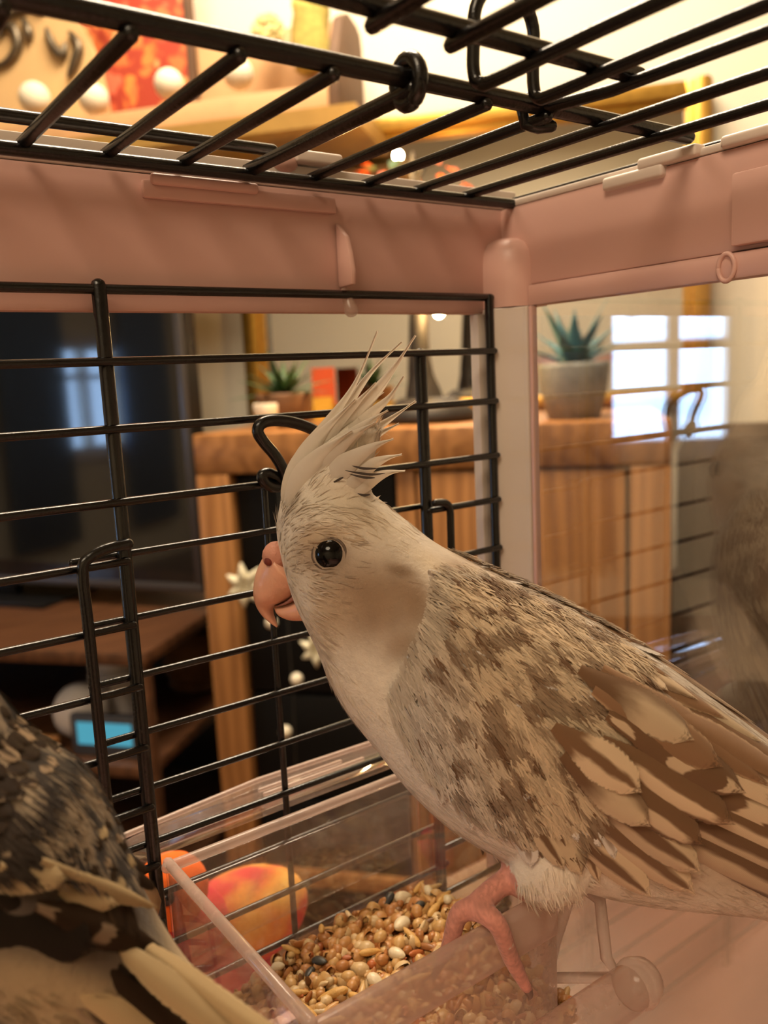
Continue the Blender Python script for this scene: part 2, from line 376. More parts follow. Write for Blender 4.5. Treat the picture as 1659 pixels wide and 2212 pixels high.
# ------------------------------------------------------------------ plants
simple('agave_leaf', (62, 92, 52), .5, var=.25, scale=50)
simple('agave_blue', (74, 122, 128), .5, var=.2, scale=40)
simple('terracotta_brown', (120, 84, 54), .7, var=.3, scale=40, bump=.5, bscale=90)
simple('pot_white', (226, 208, 184), .6, var=.08, scale=30)
simple('pot_stone', (150, 150, 142), .6, var=.35, scale=36)
simple('soil', (60, 42, 30), .95, var=.3, scale=120)
def agave(name, base, label, pot, leafm, pr, ph, nl, ln, wl, up, group=None):
    t = thing(name, base, label, 'plant', group)
    MB().lathe([(0, 0), (pr * .72, 0), (pr * .9, ph * .45), (pr, ph * .92), (pr * .98, ph), (pr * .86, ph), (pr * .84, ph * .86), (0, ph * .86)], base, seg=24).build('pot', pot, t)
    MB().lathe([(0, ph * .84), (pr * .86, ph * .84), (pr * .7, ph * .9), (0, ph * .93)], base, seg=20).build('soil', 'soil', t)
    for k in range(nl):
        a = k * 2.39996 + .3; e = up[0] + (up[1] - up[0]) * (k / nl); L = ln * random.uniform(.8, 1.1)
        d = np.array([math.cos(a) * math.cos(e), math.sin(a) * math.cos(e), math.sin(e)]); s = np.array([-math.sin(a), math.cos(a), 0]); nn = np.cross(d, s)
        c0 = np.asarray(base) + np.array([0, 0, ph * .88]); rings = []
        for q, (wq, th) in enumerate(((.5, .22), (1, .26), (.85, .2), (.45, .12), (.03, .03))):
            x = q / 4; c = c0 + d * L * x + np.array([0, 0, -.18 * L * x * x])
            rings.append([c + s * wl * wq, c + nn * wl * th * 1.2, c - s * wl * wq, c - nn * wl * th * .2])
        MB().ring_loft(rings).build('leaf', leafm, t)
    return t
pb = rp(617, 900, 1.38); pb[2] = SZ + .0005
agave('potted_agave', pb, 'small green agave in a brown and cream pot left of the tree lamp', 'terracotta_brown', 'agave_leaf', .050, .058, 18, .10, .010, (.1, 1.3))
pb = rp(1240, 905, 1.36); pb[2] = SZ + .0005
agave('potted_agave', pb, 'tall blue-green agave in a mottled stone pot at the sideboard end', 'pot_stone', 'agave_blue', .055, .085, 13, .13, .011, (.45, 1.4))
pb = rp(575, 897, 1.33); pb[2] = SZ + .0005
MBv = MB().lathe([(0, 0), (.018, 0), (.021, .04), (.019, .043), (.017, .04), (.016, .004), (0, .004)], pb, seg=18).build('cup', 'pot_white')
tag(MBv, 'small cream cup standing beside the little agave', 'cup')
# box of cards behind the little plant
simple('card_orange', (222, 92, 46), .7, var=.12, scale=25); simple('card_yellow', (236, 180, 60), .7, var=.12, scale=25)
cb = rp(700, 885, 1.56); cb[2] = SZ
bx_ = thing('greeting_card', cb, 'orange and yellow folded card leaning against the mirror', 'card')
m = MB(); u_, z_ = ruz(695, 790, 1.6)
rbox(m, u_ - .022, u_ + .024, 1.6, 1.604, SZ + .028, z_ - .004); m.build('upper_sheet', 'card_orange', bx_, smooth=False)
m = MB(); rbox(m, u_ - .02, u_ + .02, 1.592, 1.596, SZ, SZ + .045); m.build('lower_sheet', 'card_yellow', bx_, smooth=False)
simple('console_leg', (60, 40, 26), .5)
# dark chair shape added beyond the sideboard end, standing in for wall shade
simple('shade_chair_dark', (74, 60, 44), .9, var=.25, scale=40, bump=.5, bscale=300)
ch = thing('shade_chair', W(.48, 1.35, FLOOR_Z), 'added dark chair shape standing in for wall shade beside the sideboard end', 'shade stand-in')
def shade_pad(nm, u0, u1, v0, v1, z0, z1, r): part(nm, 'shade_chair_dark', ch, u0, u1, v0, v1, z0, z1, bevel=r)
shade_pad('shade_back', .15, .80, 1.46, 1.66, FLOOR_Z + .3, -.13, .05)
shade_pad('shade_seat', .17, .78, 1.0, 1.455, FLOOR_Z + .22, FLOOR_Z + .42, .04)
for u in (.135, .785): shade_pad('shade_arm', u, u + .09, 1.0, 1.62, FLOOR_Z + .2, FLOOR_Z + .6, .03)
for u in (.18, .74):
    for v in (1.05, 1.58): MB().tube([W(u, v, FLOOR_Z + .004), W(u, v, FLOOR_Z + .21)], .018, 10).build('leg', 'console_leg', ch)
# ------------------------------------------------------------------ wall shelf with a crate of decorations
simple('shelf_gold', (176, 138, 72), .45, .3, var=.15, scale=20)
simple('crate_wood', (206, 160, 112), .7, var=.12, scale=20, bump=.3, bscale=120)
simple('crate_dark', (104, 76, 54), .75, var=.2, scale=24)
simple('canvas_cream', (226, 186, 130), .8, var=.06, scale=12)
simple('cotton_white', (238, 226, 200), .8, var=.05, scale=60, bump=.4, bscale=300)
simple('rose_cream', (226, 206, 140), .7, var=.15, scale=80)
simple('moss', (196, 176, 92), .95, var=.3, scale=120, bump=1.0, bscale=200)
simple('pewter', (120, 108, 90), .35, .8, var=.35, scale=160, bump=1.0, bscale=320)
uR, zB = ruz(715, 252, 1.48)
uL = -1.25
m = MB(); rbox(m, uL, uR + .06, 1.42, 1.652, zB - .03, zB - .0005); rbox(m, uL, MU0 - .01, 1.652, VB - .001, zB - .03, zB - .0005)
sh = m.build('wall_shelf', 'shelf_gold', smooth=False)
tag(sh, 'narrow gilt wall shelf carrying the crate beside the mirror top', 'shelf')
ct = thing('open_crate', W((uL + uR) / 2, 1.55, zB), 'open pale wooden crate with a dark rounded end on the wall shelf', 'crate')
part('front_board', 'crate_wood', ct, uL + .02, uR, 1.47, 1.48, zB, ruz(715, 180, 1.475)[1])
part('back_board', 'crate_wood', ct, uL + .02, uR + .0, 1.62, 1.63, zB, ruz(500, 80, 1.625)[1])
part('bottom_board', 'crate_wood', ct, uL + .02, uR, 1.4805, 1.6195, zB, zB + .01)
u1, zt = ruz(778, 45, 1.60)
pl = [(1.47, zB), (1.65, zB), (1.65, zt - .03), (1.642, zt - .008), (1.62, zt), (1.56, zt), (1.52, zt - .02), (1.48, zt - .09), (1.47, zt - .1)]
MB().prism([W(uR + .0005, v, z) for v, z in pl], RU * .018).build('end_board', 'crate_dark', ct, smooth='auto', bevel=.002)
# canvas painting with coral petals
t = NT('coral_painting'); co = t.coord()
vo = t.n('ShaderNodeTexVoronoi', {'Vector': t.mix(.12, co, t.noise(14, co).outputs[1]), 'Scale': 26.0})
colr = t.ramp(t.n('ShaderNodeSeparateColor', {0: vo.outputs['Color']}).outputs[0], [(.0, rgba((214, 84, 58))), (.35, rgba((236, 150, 66))), (.6, rgba((222, 100, 76))), (.85, rgba((230, 170, 104)))])
edge = t.sstep(vo.outputs['Distance'], .30, .55)
MAT['coral_painting'] = t.done(t.pbr(t.mix(edge, colr, rgba((170, 60, 36))), .75))
pu, pz = ruz(408, 120, 1.60); pu0, _ = ruz(225, 120, 1.60)
pt = thing('canvas_painting', W((pu + pu0) / 2 - .1, 1.60, zB + .012), 'coral and orange floral canvas standing in the crate', 'painting')
part('canvas', 'coral_painting', pt, pu0 - .22, pu, 1.59, 1.605, zB + .012, zB + .42, bevel=.001)
part('canvas_edge', 'crate_dark', pt, pu, pu + .014, 1.588, 1.607, zB + .012, zB + .42, bevel=.001)
# cream panel with pewter paisley ornament
pe, _ = ruz(225, 120, 1.56)
fp = thing('ornament_panel', W(pe - .15, 1.56, zB + .012), 'cream panel with curling pewter ornament beside the coral canvas', 'panel')
arc = [W(pe - .30 + .0, 1.555, zB + .012)] + [W(pe - .30 + .30 * math.cos(a), 1.555, zB + .02 + .29 * math.sin(a) + .05) for a in np.linspace(0, math.pi / 2, 14)] + [W(pe - .30, 1.555, zB + .36)]
arc = [W(pe - .32, 1.555, zB + .012), W(pe - .02, 1.555, zB + .012)] + [W(pe - .32 + .32 * math.cos(a) ** .8, 1.555, zB + .08 + .3 * math.sin(a)) for a in np.linspace(0.02, math.pi / 2 - .001, 14)]
MB().prism(arc, RV * .012).build('board', 'canvas_cream', fp, smooth=False)
curls = [[(-10, 145), (20, 130), (38, 100), (30, 62), (8, 55), (0, 80)], [(50, 40), (62, 70), (60, 88)], [(100, 62), (115, 100), (135, 118), (140, 95)], [(150, 70), (170, 100), (160, 140), (148, 165)],
         [(60, 0), (90, 12), (100, -8)], [(200, -5), (215, 25), (210, 48)], [(10, 30), (40, 20), (70, 5)]]
for cpts in curls:
    pts = cat_rom([rp(x, y, 1.548) for x, y in cpts], 5); n = len(pts)
    MB().tube(pts, [.004 + .006 * math.sin(math.pi * i / (n - 1)) for i in range(n)], 8).build('curl', 'pewter', fp)
for (x, y, r, lab) in ((75, 212, 36, 'white cotton ball before the pewter ornament panel'), (203, 214, 34, 'white cotton ball before the seam of cream panel and coral canvas'), (365, 182, 33, 'greyish cotton ball before the dark edge of the coral canvas'), (515, 160, 33, 'white cotton ball below the carved rose')):
    o = MB().ball(rp(x, y, 1.515), r * 1.5 / FPX, 20).build('cotton_ball', 'cotton_white'); tag(o, lab, 'ball', 'cotton balls in the crate')
c = rp(582, 73, 1.57)
ro = thing('carved_rose', c - np.array([0, 0, .03]), 'round cream carved rose above the crate edge', 'rose')
MB().ball(c, .024, 14, (1, 1, 1)).build('core', 'rose_cream', ro)
for ring, (rad, n) in enumerate(((.012, 4), (.021, 6), (.028, 8))):
    for k in range(n):
        a = k * 2 * math.pi / n + ring; cc = c - RV * (.02 - ring * .006) + (RU * math.cos(a) + np.array([0, 0, 1]) * math.sin(a)) * rad
        s = RU * -math.sin(a) + np.array([0, 0, 1]) * math.cos(a)
        MB().tube([cc - s * .011, cc - RV * .004, cc + s * .011], [.002, .0045, .002], 6).build('petal', 'rose_cream', ro)
mo = MB(); c = rp(672, 78, 1.57); rr = []
for i in range(9):
    z = -.055 + .012 * i * 1.15
    rr.append([c + RU * (.034 * math.cos(a) * (1 + .12 * math.sin(3 * a + i))) + RV * (.028 * math.sin(a)) + np.array([0, 0, z + .004 * math.sin(5 * a)]) for a in np.linspace(0, 2 * math.pi, 16, endpoint=False)])
mo = mo.ring_loft(rr).build('moss_block', 'moss'); tag(mo, 'rough yellow-green moss block beside the rounded crate end', 'moss')
# ------------------------------------------------------------------ television on a console
wood('console_wood', (98, 64, 42), (62, 38, 24), (2, 20, 20), .35)
simple('tv_black', (16, 16, 18), .35, var=.1); simple('tv_bezel', (96, 94, 98), .3, .7, var=.05)
t = NT('tv_screen'); nz = t.noise(3, t.coord()); MAT['tv_screen'] = t.done(t.pbr(t.mix(nz.outputs[0], (.006, .006, .007, 1), (.009, .009, .010, 1)), .06, Specular_IOR_Level=.9))
simple('device_black', (14, 14, 16), .4); simple('device_grey', (74, 76, 84), .5)
emit('cyan_screen', (96, 190, 214), .55)
simple('toy_white', (228, 222, 220), .35, var=.04)
simple('basket_brown', (116, 78, 42), .8, var=.35, scale=40, bump=.6, bscale=60)
CV0, CV1 = 1.20, 1.70
cu, cz = ruz(312, 1412, CV0)
cons = thing('media_console', W(cu - .5, 1.45, FLOOR_Z), 'brown wooden media console under the television', 'console')
part('top_board', 'console_wood', cons, cu - 1.3, cu, CV0, CV1, cz - .024, cz)
part('shelf_board', 'console_wood', cons, cu - 1.29, cu - .01, CV0, CV1 - .01, cz - .222, cz - .2)
part('bottom_board', 'console_wood', cons, cu - 1.29, cu - .01, CV0, CV1 - .01, FLOOR_Z + .06, FLOOR_Z + .085)
for u in (cu - .03, cu - 1.295):
    for v in (CV0 + .005, CV1 - .035): part('post', 'console_wood', cons, u, u + .025, v, v + .025, FLOOR_Z, cz - .0245)
part('back_panel', 'device_black', cons, cu - 1.29, cu - .01, CV1 - .012, CV1 - .002, FLOOR_Z + .08, cz - .025)
# television: panel turned toward the window
tv_r = rp(418, 1000, 1.46); tvaz = math.radians(-34.0)
TD = np.array([math.sin(tvaz), math.cos(tvaz), 0.0]); TN = np.array([-math.cos(tvaz), math.sin(tvaz), 0.0])
if TN @ (CC - tv_r) < 0: TN = -TN
tz0 = hitp(428, 1278, tv_r, TN)[2]; TVW, TVH = 1.08, .64
tvp = tv_r + TD * TVW / 2
tv = thing('television', np.array([tvp[0], tvp[1], cz]), 'dark flat television with a grey bezel reflecting blue window light', 'television')
def tvbox(nm, mat, a0, a1, n0, n1, z0, z1, par=None, bevel=.002):
    return MB().box((a0, n0, z0), (a1, n1, z1), lambda a, n, z: np.array([tv_r[0], tv_r[1], 0]) + TD * a + TN * n + np.array([0, 0, z])).build(nm, mat, par or tv, bevel=bevel, smooth=bool(bevel))
tvbox('cabinet', 'tv_black', 0, TVW, -.045, -.002, tz0, tz0 + TVH)
tvbox('bezel', 'tv_bezel', 0, TVW, -.002, .006, tz0, tz0 + .016)
tvbox('bezel', 'tv_bezel', 0, TVW, -.002, .006, tz0 + TVH - .014, tz0 + TVH)
tvbox('bezel', 'tv_bezel', 0, .016, -.002, .006, tz0 + .016, tz0 + TVH - .014)
tvbox('bezel', 'tv_bezel', TVW - .016, TVW, -.002, .006, tz0 + .016, tz0 + TVH - .014)
tvbox('screen', 'tv_screen', .016, TVW - .016, -.002, .002, tz0 + .016, tz0 + TVH - .014, bevel=0)
tvbox('stand_neck', 'tv_black', TVW / 2 - .06, TVW / 2 + .06, -.04, -.015, cz + .008, tz0 + .02)
tvbox('stand_foot', 'tv_black', TVW / 2 - .2, TVW / 2 + .2, -.11, .06, cz, cz + .01)
# things on the console shelf
zs = cz - .2
u_, z_ = ruz(150, 1490, 1.27)
o = MB().ball(np.array(W(u_, 1.30, zs + .052)), .0515, 20).build('white_ball', 'toy_white'); tag(o, 'glossy white ball on the console shelf beside the cyan display', 'ball')
u_, _ = ruz(232, 1470, 1.38)
b_ = W(u_, 1.40, zs)
jar = thing('white_jar', b_, 'white lidded jar standing behind the ball on the console shelf', 'jar')
MB().lathe([(0, 0), (.042, 0), (.046, .01), (.046, .09), (.04, .099), (0, .099)], b_, seg=20).build('body', 'toy_white', jar)
MB().lathe([(0, .0995), (.044, .0995), (.044, .118), (.03, .125), (0, .125)], b_, seg=20).build('lid', 'toy_white', jar)
u0_, _ = ruz(172, 1555, 1.24); u1_, _ = ruz(292, 1555, 1.24)
rc = thing('set_top_box', W((u0_ + u1_) / 2, 1.26, zs), 'small grey box with a lit cyan display on the console shelf', 'device')
part('case', 'device_grey', rc, u0_ - .012, u1_ + .012, 1.228, 1.245, zs, zs + .075)
part('display', 'cyan_screen', rc, u0_ + .002, u1_ - .002, 1.2265, 1.228, zs + .022, zs + .062, bevel=0, smooth=False)
b_ = W(cu - .10, 1.57, zs)
bk = thing('wicker_basket', b_, 'brown woven basket at the end of the console shelf', 'basket')
MB().lathe([(0, 0), (.05, 0), (.066, .06), (.069, .125), (.063, .133), (.058, .125), (.052, .012), (0, .01)], b_, seg=22).build('body', 'basket_brown', bk)
for k in range(5): MB().lathe([(.053 + .0036 * k, .014 + k * .025 - .006), (.062 + .0036 * k, .014 + k * .025), (.053 + .0036 * k, .014 + k * .025 + .006)], b_, seg=22).build('weave_band', 'basket_brown', bk)
u_, z_ = ruz(60, 1605, 1.23)
o = part('wood_offcut', 'oak', None, u_ - .12, u_ + .06, 1.205, 1.24, zs + .0005, zs + .03)
tag(o, 'rough oak offcut lying on the console shelf left of the cyan display', 'wood')
# ------------------------------------------------------------------ table under the cage
wood('table_wood', (120, 88, 74), (84, 58, 46), (2, 16, 16), .3)
TZ = -.285
tbl = thing('side_table', np.array([-.1, -.1, FLOOR_Z]), 'brown wooden table under the pink cage', 'table')
def wbox(nm, mat, par, lo, hi, bevel=.003): return MB().box(lo, hi).build(nm, mat, par, bevel=bevel)
wbox('table_top', 'table_wood', tbl, (-.44, -.46, TZ - .03), (.2, .135, TZ))
for x in (-.42, .14):
    for y in (-.44, .09): wbox('leg', 'table_wood', tbl, (x, y, FLOOR_Z), (x + .04, y + .04, TZ - .0305))
# plush toy beyond the wires
simple('plush_orange', (236, 104, 24), .9, var=.15, scale=60, bump=.6, bscale=400)
simple('plush_red', (214, 48, 62), .9, var=.15, scale=60, bump=.6, bscale=400)
t = NT('plush_stripes'); pn = t.noise(34, t.coord(), 2)
MAT['plush_stripes'] = t.done(t.pbr(t.ramp(pn.outputs[0], [(.36, rgba((190, 44, 54))), (.5, rgba((206, 66, 60))), (.58, rgba((222, 140, 60))), (.7, rgba((226, 176, 84)))]), .9))
simple('button_black', (18, 14, 14), .2)
tz = TZ
h0 = hit(368, 1925, 1, .062)
ty = thing('plush_toy', np.array([h0[0] + .01, .07, tz]), 'orange, red and yellow patterned plush toy on the table beyond the wires', 'toy')
MB().ball(h0, .0128, 20, (1, .8, 1)).build('head', 'plush_orange', ty)
MB().ball(hit(360, 1940, 1, .0515), .0026, 12).build('eye', 'button_black', ty)
b0 = hit(400, 2020, 1, .07)
MB().ball(np.array([b0[0] - .002, .072, b0[2] + .002]), .0185, 20, (1, .7, .8)).build('chest', 'plush_red', ty)
c1 = hit(520, 1985, 1, .08)
MB().ball(c1, .024, 22, (1.15, .65, .75)).build('body', 'plush_stripes', ty)
MB().lathe([(0, 0), (.026, 0), (.029, .012), (.026, (c1[2] - tz) * .6), (.015, c1[2] - tz), (0, c1[2] - tz)], (c1[0] - .012, .082, tz), seg=20).build('lower_body', 'plush_red', ty)
# ------------------------------------------------------------------ cage
simple('wire_black', (15, 13, 12), .26, 0.0, var=.15, scale=300, bump=.15, bscale=900)
t = NT('pink_plastic'); co = t.coord(); nz = t.noise(25, co)
MAT['pink_plastic'] = t.done(t.pbr(t.mix(nz.outputs[0], rgba((224, 178, 166)), rgba((230, 186, 174))), .38, 0, t.bump(t.noise(700, co).outputs[0], .05, .0002), Subsurface_Weight=.0))
simple('white_plastic', (232, 216, 204), .4, var=.03)
clear('cage_sheet', haze=.014, hazec=(200, 170, 150), ior=1.58, smudge=.06, refl=2.2, rough=.012, sscale=38)
XP = .0075; ZR = .0287
cage = thing('bird_cage', np.array([-.15, -.14, TZ]), 'pink and black wire bird cage with a clear side panel', 'cage')
FZ = TZ + .004
# wire side -------------------------------------------------------------
WX0 = -.34
side = MB().tube([(WX0, 0, 0), (.0012, 0, 0)], .0011, 10).build('wire_side', 'wire_black', cage)
def wire(pts, r, par, nm='wire', seg=8): return MB().tube(pts, r, seg).build(nm, 'wire_black', par)
ZW = [-.0156, -.0303, -.0466]
for z in ZW: wire([(WX0, -.0018, z), (.0005, -.0018, z)], .00097, side)
zl = -.0601
LOW = []
while zl > FZ + .004: LOW.append(zl); zl -= .01495
for z in LOW:
    wire([(WX0, -.0018, z), (-.1148, -.0018, z)], .00097, side)
    wire([(-.0268, -.0018, z), (.0005, -.0018, z)], .00097, side)
    if z < -.2: wire([(-.1148, -.0018, z), (-.0268, -.0018, z)], .00097, side)
wire([(-.1148, -.0002, .0008), (-.1148, -.0002, FZ)], .0017, side, 'upright')
wire([(-.0265, -.0002, -.0156), (-.0265, -.0002, FZ)], .0017, side, 'upright')
wire([(.0002, -.0002, 0), (.0002, -.0002, FZ)], .0013, side, 'upright')
for x in (-.203, -.291): wire([(x, -.0002, .0008), (x, -.0002, FZ)], .0017, side, 'upright')
# hatch door with its guides and pull
door = wire([(-.126, .0022, -.0592), (-.0205, .0022, -.0592)], .00085, side, 'door')
for k in range(1, 10):
    z = -.0604 - .0141 * k
    MB().tube([(-.1245, .0022, z), (-.022, .0022, z)], .0009, 8).build('door_wire', 'wire_black', side)
xg = -.1256
MB().tube(cat_rom([(-.1150, -.0042, -.0558), (-.120, -.0042, -.0562), (-.1238, -.0042, -.0575), (xg, -.0042, -.0605), (xg, -.0042, -.075), (xg, -.0042, -.12), (xg, -.0042, -.19)], 5), .0013, 8).build('door_guide', 'wire_black', side)
xg = -.0205
MB().tube(cat_rom([(-.026, -.0036, -.0578), (-.0232, -.0036, -.0580), (-.0213, -.0036, -.0588), (xg, -.0036, -.0608), (xg, -.0036, -.066), (xg, -.0036, -.0725), (-.0198, -.0036, -.0742), (-.0178, -.0036, -.0744)], 4), .0011, 8).build('door_guide', 'wire_black', side)
xd = hit(574, 1100, 1, .0035)[0]
MB().tube([(xd, .0036, -.046), (xd, .0036, -.19)], .0009, 8).build('door_wire', 'wire_black', side)
hp = [(600, 1052), (586, 1050), (571, 1040), (566, 1028), (578, 1022), (598, 1030), (612, 1042), (613, 1018), (595, 985), (570, 955), (557, 932), (565, 915), (590, 908), (630, 912), (670, 925), (700, 945), (712, 975), (705, 1010), (690, 1045)]
MB().tube(cat_rom([hit(x, y, 1, -.004 - .002 * (i > 6)) for i, (x, y) in enumerate(hp)], 4), .00145, 9).build('door_pull', 'wire_black', side)
# roof ------------------------------------------------------------------
roof = MB().tube([(-.34, -.0012, .0270), (.0206, -.0012, .0270)], .0015, 10).build('roof_panel', 'wire_black', cage)
RY1, RY2 = -.0625, -.0837
wire([(-.34, RY1, ZR + .0018), (.0068, RY1, ZR + .0018)], .0017, roof, 'roof_bar', 10)
wire([(-.34, RY2, ZR + .0018), (-.0395, RY2, ZR + .0018)], .0016, roof, 'roof_bar', 10)
b0 = hit(590, 325, 1, .0105); wire([(-.34, .0105, b0[2]), (b0[0], .0105, b0[2])], .0015, roof, 'roof_bar', 10)
XS = [.0125, -.0073, -.0251, -.0422, -.0587, -.0762, -.0932, -.1104, -.1276, -.1448, -.162, -.1792, -.1964]
for i, x in enumerate(XS):
    if i < 3: wire([(x, .0006, ZR - .0004), (x, -.33, ZR - .0004)], .0013, roof, 'roof_wire')
    elif i == 5: wire([(x, .0006, ZR - .0004), (x, RY1 + .002, ZR - .0004), (x, RY1 - .001, ZR - .0002)], .0017, roof, 'roof_wire')
    else: wire([(x, .0006, ZR - .0004), (x, RY1 - .0012, ZR - .0004)], .0013, roof, 'roof_wire')
# ring where the hatch pivots on the bar
px_ = -.0762
MB().tube([(px_, RY1 + .0004 + .0034 * math.cos(a), ZR + .0014 + .0038 * math.sin(a)) for a in np.linspace(-1.9, 4.2, 20)], .0015, 8).build('hinge_loop', 'wire_black', roof)
# raised hatch: handle bow joining two of its wires
hb = [(-.0665, -.30, ZR), (-.0672, -.12, ZR), (-.0672, -.078, ZR - .0006), (-.0674, -.0715, ZR - .0002), (-.0676, -.0700, ZR + .0022), (-.0676, -.0702, ZR + .007), (-.0672, -.0705, ZR + .0125), (-.0640, -.0707, ZR + .0165), (-.0598, -.0707, ZR + .0175), (-.0556, -.0706, ZR + .0162),
      (-.0528, -.0704, ZR + .0120), (-.0525, -.0700, ZR + .007), (-.0523, -.0698, ZR + .0020), (-.0522, -.0712, ZR - .0004), (-.0522, -.078, ZR - .0006), (-.0522, -.12, ZR), (-.0520, -.30, ZR)]
MB().tube(cat_rom(hb, 4), .0012, 9).build('hatch_handle', 'wire_black', roof)
wire([(-.0422, -.3, ZR), (-.0422, -.08, ZR), (-.0425, -.0655, ZR + .001), (-.0432, -.060, ZR + .0042), (-.0436, -.0578, ZR + .0032), (-.0430, -.0585, ZR - .0008), (-.0415, -.0605, ZR - .0016), (-.0385, -.0615, ZR - .0012)], .00125, roof, 'latch')
for x in (-.0835, -.0985): wire([(x, RY2 + .0015, ZR - .0002), (x, -.3, ZR - .0002)], .0013, roof, 'roof_wire')
# pink rim ---------------------------------------------------------------
m = MB(); m.box((-.34, .0035, -.0045), (.016, .0065, .0262)); 
rim = m.build('top_rim', 'pink_plastic', cage, bevel=.0008)
MB().box((-.34, .0034, .0262), (.016, .0090, .0318)).build('rim_lip', 'white_plastic', rim, bevel=.0006)
MB().box((-.102, .0018, .0205), (-.0505, .0036, .0245)).build('rim_ledge', 'pink_plastic', rim, bevel=.0006)
MB().box((-.1005, .0002, .0232), (-.0735, .0020, .0258)).build('rim_tab', 'pink_plastic', rim, bevel=.0009, bseg=3)
fin = [(-.0505, .0032, .0020), (-.0505, -.0030, .0022), (-.0505, -.0034, .0055), (-.0505, -.0026, .010), (-.0505, -.0012, .0145), (-.0505, .0032, .0185)]
MB().prism(fin, (.0016, 0, 0)).build('rim_fin', 'pink_plastic', rim, bevel=.0005)
clear('peg_clear', haze=.45, hazec=(240, 214, 200), refl=1.2)
MB().tube([(-.0492, .002, .0012), (-.0492, .001, -.001), (-.0494, -.0008, -.0042)], [.0012, .0014, .0019], 10).build('rim_peg', 'peg_clear', rim)
c = hit(680, 352, 1, .004); MB().box((c[0] - .007, .001, c[2] - .001), (c[0] + .007, .007, c[2] + .0022)).build('clip', 'white_plastic', rim, bevel=.0009, bseg=3)
c = hit(612, 352, 1, .004); MB().ball(c, .0028, 14, (1.4, 1, .9)).build('clip', 'pink_plastic', rim)
# inner ledge of the wire-side frame below the top bar, and the light edge at the corner
MB().box((-.0022, .0022, FZ), (.0008, .0060, -.0045)).build('frame_edge', 'white_plastic', cage, bevel=.0005)
# corner post: flat face bent round the corner
prof = [(.0012, .004), (.0012, -.0006), (.0016, -.0012), (.0062, -.0080), (.0066, -.0092), (.0090, -.0092), (.0130, -.004), (.0130, .004)]
MB().prism([(x, y, FZ) for x, y in prof], (0, 0, -.0032 - FZ)).build('corner_post', 'white_plastic', cage, smooth=False, bevel=.0005)
pc = [(.0014, .0045)] + [(.0018 + .009 - .009 * math.cos(a), .0005 - .009 * math.sin(a)) for a in np.linspace(0, math.pi / 2, 9)] + [(.016, -.0085), (.016, .0045)]
rg = [[(x, y, z) for x, y in pc] for z in (-.0030, .0095)] + [[(.012 + (x - .012) * s, .004 + (y - .004) * s, z) for x, y in pc] for z, s in ((.0130, .95), (.0155, .82), (.0170, .6), (.0177, .3))]
MB().ring_loft(rg).build('corner_cap', 'pink_plastic', cage, smooth='auto')
# right rim
rim2 = MB().box((.0095, -.36, .0030), (.0130, .004, .0262)).build('side_rim', 'pink_plastic', cage, bevel=.0008)
MB().box((.0080, -.36, -.0032), (.0125, -.0082, .0028)).build('rim_band', 'pink_plastic', rim2, bevel=.0006)
MB().box((.0066, -.36, .0040), (.0100, -.0738, .0200)).build('rim_step', 'pink_plastic', rim2, bevel=.0006)
MB().box((.0095, -.36, .0262), (.0155, .004, .0282)).build('rim_lip', 'white_plastic', rim2, bevel=.0006)
MB().tube([(.0078, -.0722 + .0021 * math.cos(a), -.0004 + .0031 * math.sin(a)) for a in np.linspace(0, 2 * math.pi, 20)], .0006, 8).build('rim_ring', 'pink_plastic', rim2)
for y0, y1, z0, z1 in ((-.0545, -.036, .0235, .0268), (-.064, -.047, .0262, .0292), (-.085, -.070, .0262, .0290)):
    MB().box((.0076, y0, z0), (.0128, y1, z1)).build('clip', 'white_plastic', rim2, bevel=.0009, bseg=3)
# clear side panel in its groove
pan = MB().box((XP, -.36, FZ), (XP + .0016, -.0094, -.0031)).build('clear_panel', 'cage_sheet', cage, smooth=False)
pan['label'] = 'clear scuffed acrylic side panel'
MB().box((XP - .0004, -.0106, FZ), (XP + .0020, -.0093, -.0032)).build('panel_groove', 'pink_plastic', cage, bevel=.0003)
# pink base tray
BT = -.200
m = MB(); m.box((-.36, .0035, TZ), (.013, .0068, BT)); m.box((.0098, -.36, TZ), (.013, .0035, BT - .035)); m.box((-.36, -.36, TZ), (.0098, .0035, TZ + .004)); m.box((-.36, -.363, TZ), (.013, -.36, BT)); m.box((-.363, -.363, TZ), (-.36, .0068, BT))
tray = m.build('base_tray', 'pink_plastic', cage, smooth=False)
# ------------------------------------------------------------------ feeder cup hooked in the door opening
clear('feeder_clear', haze=.035, hazec=(222, 200, 188), refl=1.6, smudge=.14, rough=.05, sscale=90)
clear('feeder_rim', haze=.52, hazec=(236, 214, 202), refl=1.5, smudge=.2, rough=.12, sscale=140)
clear('feeder_frost', haze=.36, hazec=(214, 184, 168), refl=1.3, smudge=.18, rough=.2, sscale=60)
FX0, FX1, FY0, FY1, FT, FB = -.1135, -.0375, -.0695, -.0035, -.1342, -.190
fd = thing('seed_feeder', np.array([(FX0 + FX1) / 2, (FY0 + FY1) / 2, FB]), 'clear plastic seed cup hooked through the wires with a perch rod', 'feeder')
TH = .0015
def fbox(nm, lo, hi, mat='feeder_clear', par=fd, bevel=.0004, **k): return MB().box(lo, hi).build(nm, mat, par, bevel=bevel, **k)
bw = fbox('back_wall', (FX0, FY1 - TH, FB), (FX1, FY1, FT - .002))
lw = fbox('side_wall', (FX0, FY0, FB), (FX0 + TH, FY1 - TH, FT - .0015))
rw = fbox('side_wall', (FX1 - TH, FY0 + .012, FB), (FX1, FY1 - TH, FT - .0015))
MB().prism([(-.0495, FY0 + TH, FB), (FX1, FY0 + .012, FB), (FX1, FY0 + .012, FT - .012), (-.0495, FY0 + TH, FT - .012)], (.0008, .0012, 0)).build('corner_wall', 'feeder_clear', fd)
